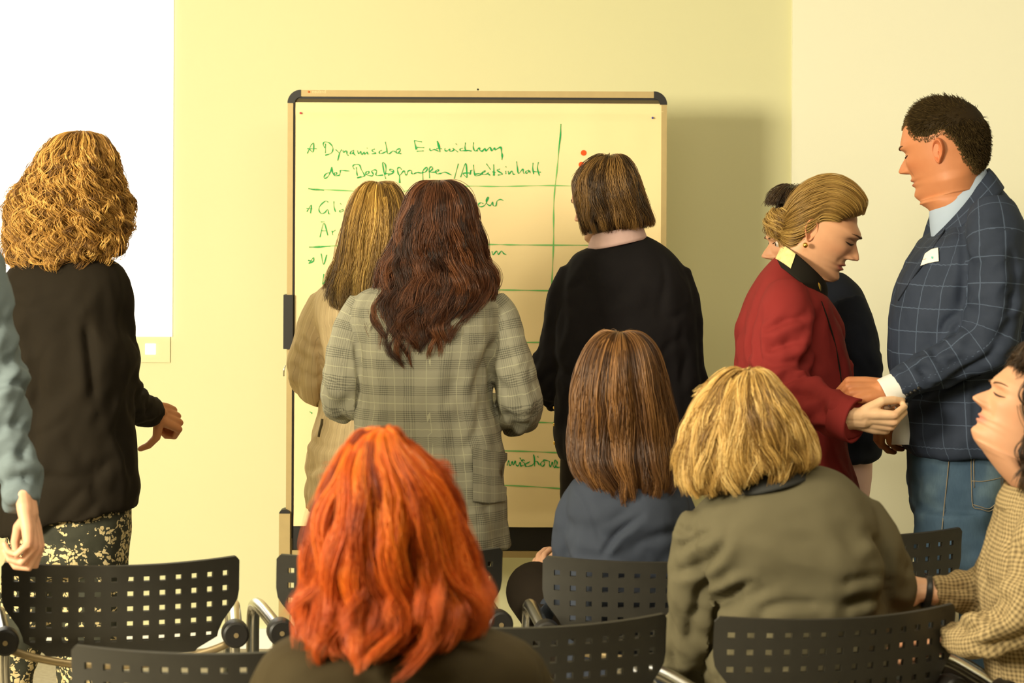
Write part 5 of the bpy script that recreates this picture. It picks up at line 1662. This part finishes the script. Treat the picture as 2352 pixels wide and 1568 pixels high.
def short_hair(p, mat, n=15000, ln=.012, seed=3):
    h = p.h
    t, lam, G, N = h['t'], h['lam'], h['G'], h['N']
    al = np.abs(lam)
    line_ = np.interp(al, [0, .45, .75, .95, 1.15, 1.45, 1.62, 1.75, 1.95, 2.2, 2.6, math.pi], [.765, .775, .80, .69, .60, .56, .585, .60, .52, .30, .17, .15])
    mask = t[:, None] > line_[None] + .035
    g = Geo()
    nv, nu = G.shape[:2]
    thick = .003 * sm(.035, .16, t[:, None] - line_[None]) * (1 + 1.6 * sm(.7, 1, t[:, None])) + .0008
    V = G + N * thick[..., None]
    f = []
    for i in range(nv - 1):
        for j in range(nu):
            k = (j + 1) % nu
            if mask[i, j] and mask[i, k]:
                f.append((i * nu + j, i * nu + k, (i + 1) * nu + k, (i + 1) * nu + j))
    g.add(V.reshape(-1, 3), f)
    ho = p.part('hair', g, mat, label='short dark brown hair, clipped close at the sides')
    rs = np.random.RandomState(seed)
    ti = rs.rand(n * 4) * .88 + .12
    tp = .12 + .88 * (1 - (1 - rs.rand(n * 4)) ** 1.0)
    li = rs.rand(n * 4) * 2 * math.pi - math.pi
    ok = tp > np.interp(np.abs(li), [0, .45, .75, .95, 1.15, 1.45, 1.62, 1.75, 1.95, 2.2, 2.6, math.pi], [.765, .775, .80, .69, .60, .56, .585, .60, .52, .30, .17, .15]) - .012 * rs.rand(n * 4)
    tp, li = tp[ok][:n], li[ok][:n]
    fi = np.clip(np.interp(tp, t, np.arange(nv)), 0, nv - 1.001); fj = np.clip(np.interp(li, lam, np.arange(nu)), 0, nu - 1.001)
    i0, j0 = fi.astype(int), fj.astype(int); a_, b__ = (fi - i0)[:, None], (fj - j0)[:, None]

    def bl(A):
        return (A[i0, j0] * (1 - b__) + A[i0, j0 + 1] * b__) * (1 - a_) + (A[i0 + 1, j0] * (1 - b__) + A[i0 + 1, j0 + 1] * b__) * a_
    Nn = bl(N)
    base = bl(G) + Nn * .0005
    edge = sm(0, .2, tp - np.interp(np.abs(li), [0, .45, .75, .95, 1.15, 1.45, 1.62, 1.75, 1.95, 2.2, 2.6, math.pi], [.765, .775, .80, .69, .60, .56, .585, .60, .52, .30, .17, .15]))
    L_ = ln * (.25 + .75 * edge) * (.7 + .6 * rs.rand(len(tp))) * (1 + .5 * sm(.7, 1, tp))
    fw = h['F'] * (sm(.62, .8, tp)[:, None] * .8) - h['U'] * (1 - sm(.6, .85, tp)[:, None]) * .9
    d = Nn * .28 + fw + .2 * rs.randn(len(tp), 3)
    d /= np.linalg.norm(d, axis=1)[:, None]
    s_ = np.linspace(0, 1, 4)[None, :, None]
    P = base[:, None] + Nn[:, None] * (L_[:, None, None] * .38 * s_) + d[:, None] * (L_[:, None, None] * s_ ** 1.5) - p.base
    hc = bpy.data.hair_curves.new('strands'); hc.add_curves([4] * len(tp))
    hc.attributes['position'].data.foreach_set('vector', P.reshape(-1).astype(np.float32))
    at = hc.attributes.get('radius') or hc.attributes.new('radius', 'FLOAT', 'POINT')
    at.data.foreach_set('value', np.tile([.0007, .0007, .0006, .0003], len(tp)).astype(np.float32))
    tn = hc.attributes.new('tone', 'FLOAT', 'CURVE'); tn.data.foreach_set('value', np.clip(.75 - .5 * edge + .15 * rs.randn(len(tp)), 0, 1).astype(np.float32))
    hc.materials.append(M[mat])
    o = bpy.data.objects.new('strands', hc); COL.objects.link(o); o.parent = ho


short_hair(p, 'h_man')
p.finish()

# ------------------------------------------------------------------ seated: orange hair
p = Person('person with bright orange shoulder-length hair in an olive-brown jacket, seated before everyone else', 910, 1530)
p.head((893, 1165, .0), 330, (.02, .99, -.03), (900, 1440, -.01), eyes=False, brows=False)
p.garment('jacket', [(1425, 800, 1010, .065), (1448, 735, 1120, .09), (1472, 660, 1195, .115), (1505, 606, 1238, .13), (1560, 588, 1256, .14), (1650, 600, 1240, .145), (1800, 630, 1210, .15), (1960, 620, 1220, .16), (2030, 640, 1200, .15)], 'olive',
          arms=[dict(p=[(668, 1520, 0, 66), (640, 1600, 0, 72), (630, 1720, .03, 70), (640, 1830, .10, 66), (690, 1880, .25, 52), (720, 1890, .34, 45)], elbow=.55),
                dict(p=[(1180, 1520, 0, 66), (1205, 1600, 0, 72), (1215, 1720, .03, 70), (1205, 1830, .10, 66), (1150, 1880, .25, 52), (1120, 1890, .34, 45)], elbow=.55)], amp=.005, seed=33)
p.hand((728, 1892, .37), (.2, .95, -.1), (0, 0, 1), -1, ((25, 35, 20),) * 4, .9)
p.hand((1112, 1892, .37), (-.2, .95, -.1), (0, 0, 1), 1, ((25, 35, 20),) * 4, .9)
b_ = p.base
p.seated('blackcloth', (b_[0], b_[1] + .04, .535), [(b_[0] - .1, b_[1] + .46, .53), (b_[0] + .1, b_[1] + .46, .53)], [(b_[0] - .1, b_[1] + .48, .08), (b_[0] + .1, b_[1] + .48, .08)])
p.hair([(990, 866, 886, .01), (997, 836, 915, .035), (1016, 803, 944, .065), (1060, 764, 995, .095), (1110, 742, 1042, .115), (1170, 718, 1078, .125), (1230, 696, 1096, .13), (1290, 686, 1112, .13), (1340, 690, 1130, .125), (1385, 694, 1136, .12, -.01), (1425, 690, 1116, .11, -.02), (1462, 700, 1064, .10, -.03), (1492, 732, 1000, .085, -.04)], 'h_orange',
       inset=(22, 34), nl=230, per=38, npts=28, wave=(.0075, 2.0), frizz=.0012, clump=.62, inner=.022, thick=.042, v0=(0, .2), vend=(.74, 1.0), face=(.25, .15, .35), seed=41, label='bright orange hair with curled tips', tipcurl=.034, rad=.0008, lift=.006)
p.finish()

# ------------------------------------------------------------------ seated: chestnut hair
p = Person('person with long straight chestnut hair in a slate-navy jacket, sitting in the front row', 1430, 1000)
p.head((1425, 880, 0), 222, (0, .99, -.02), (1432, 1080, 0), eyes=False, brows=False)
p.garment('jacket', [(1068, 1378, 1488, .06), (1088, 1338, 1530, .085), (1110, 1310, 1560, .105), (1150, 1296, 1580, .125), (1210, 1300, 1580, .135), (1290, 1306, 1574, .14), (1380, 1304, 1576, .14), (1470, 1296, 1584, .145), (1560, 1290, 1590, .15)], 'navy',
          arms=[dict(p=[(1334, 1130, 0, 38), (1318, 1190, .0, 44), (1312, 1280, .02, 44), (1308, 1360, .06, 42), (1290, 1400, .16, 36), (1262, 1390, .34, 30), (1252, 1380, .42, 27)], elbow=.55, amp=.009),
                dict(p=[(1540, 1130, 0, 38), (1558, 1190, .0, 44), (1566, 1280, .02, 44), (1570, 1370, .06, 42), (1540, 1420, .2, 34), (1500, 1420, .36, 28)], elbow=.55)], amp=.008, seed=37, freq=(7, 7, 8), creases=[([(1383, 1275), (1415, 1228), (1468, 1188)], .007, .013), ([(1322, 1112), (1352, 1160), (1378, 1240)], .005, .004), ([(1440, 1262), (1500, 1232), (1570, 1216)], .012, .008), ([(1300, 1180), (1318, 1230), (1312, 1275)], .008, .006)])
p.hand((1250, 1374, .45), (-.12, .5, .75), (-.5, -.2, .3), 1, ((20, 30, 20),) * 4, .88, None, None, (.66, .38, .24))
p.hand((1494, 1420, .4), (-.3, .9, -.1), (0, 0, 1), 1, ((25, 35, 20),) * 4, .88)
b_ = p.base
p.seated('blackcloth', (b_[0], b_[1] + .05, .545), [(b_[0] - .19, b_[1] + .52, .615), (b_[0] + .05, b_[1] + .46, .53)], [(b_[0] + .02, b_[1] + .62, .26), (b_[0] + .06, b_[1] + .48, .08)])
p.hair([(765, 1418, 1430, .01), (771, 1388, 1462, .05), (792, 1354, 1494, .08), (830, 1330, 1516, .10), (885, 1316, 1530, .11), (940, 1310, 1542, .112), (1000, 1304, 1552, .11), (1050, 1306, 1556, .105, -.015), (1095, 1336, 1548, .09, -.03), (1142, 1392, 1512, .06, -.05)], 'h_chest',
       inset=(10, 4), nl=240, per=26, npts=20, wave=(.005, 1.6), frizz=.001, thick=.022, v0=(0, .2), vend=(.82, 1.0), face=(.25, .15, .35), seed=45, label='long chestnut hair', tipcurl=.014)
p.finish()

# ------------------------------------------------------------------ seated: blond bob, grey jacket
p = Person('person with a honey-blond bob in a grey-olive suit jacket, slouching on a chair', 1800, 1140)
p.head((1712, 985, .01), 246, (-.12, .95, -.22), (1765, 1120, .0), (0, 1, 0), eyes=False, brows=False)
p.garment('jacket', [(1078, 1712, 1852, .06, 0, -30), (1100, 1668, 1925, .09, 0, -36), (1135, 1612, 1980, .115, 0, -34), (1180, 1582, 2012, .13, 0, -16), (1250, 1590, 2030, .145), (1330, 1630, 2034, .15), (1420, 1640, 2030, .15), (1520, 1630, 2035, .15), (1640, 1610, 2050, .16)], 'grey',
          arms=[dict(p=[(1612, 1182, 0, 46), (1594, 1240, -.01, 52), (1590, 1330, -.01, 55), (1586, 1420, .02, 54), (1578, 1500, .07, 48), (1582, 1570, .16, 42), (1600, 1590, .26, 36)], elbow=.6, amp=.011),
                dict(p=[(1976, 1165, 0, 46), (2010, 1230, -.01, 54), (2034, 1310, -.0, 58), (2052, 1380, .05, 54), (2050, 1440, .12, 46), (2000, 1480, .3, 36)], elbow=.6, amp=.010)], amp=.006, seed=43, freq=(6, 6, 6), creases=[([(1725, 1338), (1685, 1358), (1650, 1390), (1640, 1460), (1638, 1560)], .008, .018), ([(1552, 1262), (1596, 1238), (1638, 1222)], .009, .012), ([(1542, 1316), (1600, 1302), (1648, 1276), (1672, 1236)], .009, .012), ([(1555, 1205), (1572, 1222), (1592, 1216)], .007, .009), ([(1738, 1400), (1800, 1386), (1890, 1388)], .010, .010), ([(1935, 1392), (1980, 1378), (2022, 1372)], .010, .010), ([(1930, 1340), (1980, 1325), (2015, 1318)], .010, .007), ([(2000, 1222), (2034, 1290), (2036, 1400)], .011, .016), ([(1600, 1395), (1610, 1350), (1640, 1320)], .010, .010), ([(1652, 1390), (1700, 1372), (1770, 1350)], .012, .008), ([(1580, 1480), (1590, 1420), (1608, 1390)], .012, .010)])
p.band('collar', [(1078, 1684, 1836, .072, -.01, -50), (1096, 1674, 1846, .082, -.012, -50), (1112, 1664, 1866, .092, -.012, -46)], 'darkcollar', .006, label='dark grey collar')
p.hand((1606, 1592, .29), (.4, .85, .1), (0, 0, 1), -1, ((25, 35, 20),) * 4, .9)
p.hand((1994, 1484, .33), (-.4, .85, .0), (0, 0, 1), 1, ((25, 35, 20),) * 4, .9)
b_ = p.base
p.seated('blackcloth', (b_[0] + .02, b_[1] + .07, .545), [(b_[0] - .09, b_[1] + .5, .53), (b_[0] + .12, b_[1] + .5, .53)], [(b_[0] - .1, b_[1] + .50, .08), (b_[0] + .12, b_[1] + .50, .08)])
p.hair([(853, 1708, 1724, .01), (860, 1672, 1762, .05), (882, 1634, 1796, .08), (918, 1602, 1826, .105), (960, 1578, 1856, .12), (1000, 1564, 1876, .125, 0, -4), (1040, 1554, 1882, .12, 0, -20), (1075, 1556, 1876, .11, 0, -44), (1106, 1574, 1850, .09, 0, -70)], 'h_blond',
       inset=(10, 16), nl=230, per=26, npts=20, wave=(.006, 1.7), frizz=.001, thick=.026, v0=(0, .2), vend=(.80, 1.0), face=(.27, .14, .4), seed=49, label='honey-blond bob', tipcurl=.020)
p.finish()

# ------------------------------------------------------------------ seated at the right edge, in profile
p = Person('person at the right edge in a beige houndstooth jacket, face lifted in profile', 2400, 1150)
p.head((2368, 940, 0), 240, (-.87, -.06, .46), (2406, 1172, 0), (-1, -.1, 0), skin=(.60, .315, .18), nose=1.2, lips=(.56, .24, .17), closed=True)
p.garment('jacket', [(1098, 2352, 2470, .06), (1120, 2322, 2500, .10), (1160, 2296, 2520, .14), (1220, 2282, 2530, .17), (1300, 2254, 2530, .18), (1380, 2256, 2530, .175), (1470, 2270, 2530, .17), (1600, 2280, 2530, .17)], 'hound',
          arms=[dict(p=[(2400, 1190, -.13, 58), (2392, 1260, -.175, 70), (2380, 1350, -.19, 70), (2340, 1420, -.19, 66), (2280, 1452, -.17, 54), (2210, 1462, -.10, 44), (2190, 1462, -.06, 40)], elbow=.55, amp=.008),
                dict(p=[(2340, 1200, .13, 50), (2310, 1290, .15, 56), (2262, 1352, .12, 50), (2190, 1362, .09, 42), (2140, 1360, .08, 36)], elbow=.55, amp=.006)], amp=.005, seed=47, creases=[([(2262, 1440), (2290, 1400), (2330, 1378)], .010, .012), ([(2320, 1230), (2335, 1290), (2330, 1350)], .010, .012), ([(2225, 1455), (2260, 1440), (2290, 1470)], .010, .009)])
p.band('lapel', [(1120, 2316, 2490, .085, 0, 10), (1150, 2300, 2506, .10, 0, 14), (1172, 2296, 2510, .115, 0, 14)], 'hound', .006)
pts, rr = path_px([(2136, 1359, .08, 38), (2127, 1358, .08, 37), (2122, 1357, .08, 36)], p.s)
p.part('wristband', Geo().grid(tube_grid(pts, rr, 24, 3), True, True, True), 'black', label='black wristband')
p.hand((2120, 1354, .08), (-.95, .1, .12), (0, -.55, .85), 1, ((20, 30, 15),) * 4, .88, None, (2150, 1358, .085), (.70, .40, .24))
p.hand((2182, 1462, -.04), (-.9, .3, -.1), (0, 0, 1), 1, ((25, 35, 20),) * 4, .88)
b_ = p.base
p.seated('blackcloth', (b_[0] + .03, b_[1] + .05, .545), [(b_[0] - .12, b_[1] + .46, .53), (b_[0] + .06, b_[1] + .46, .53)], [(b_[0] - .14, b_[1] + .50, .08), (b_[0] + .06, b_[1] + .50, .08)])
p.hair([(795, 2385, 2400, .01), (800, 2356, 2440, .05), (825, 2336, 2470, .08), (870, 2322, 2490, .10), (930, 2322, 2500, .105), (990, 2316, 2505, .105), (1050, 2304, 2505, .105), (1100, 2306, 2495, .095), (1140, 2330, 2470, .07)], 'h_dark',
       nl=210, per=20, npts=26, wave=(.010, 3.5), frizz=.002, thick=.02, v0=(0, .25), vend=(.75, 1.0), face=(.5, .13, .25), seed=53, label='dark wavy hair', tipcurl=.014)
p.finish()
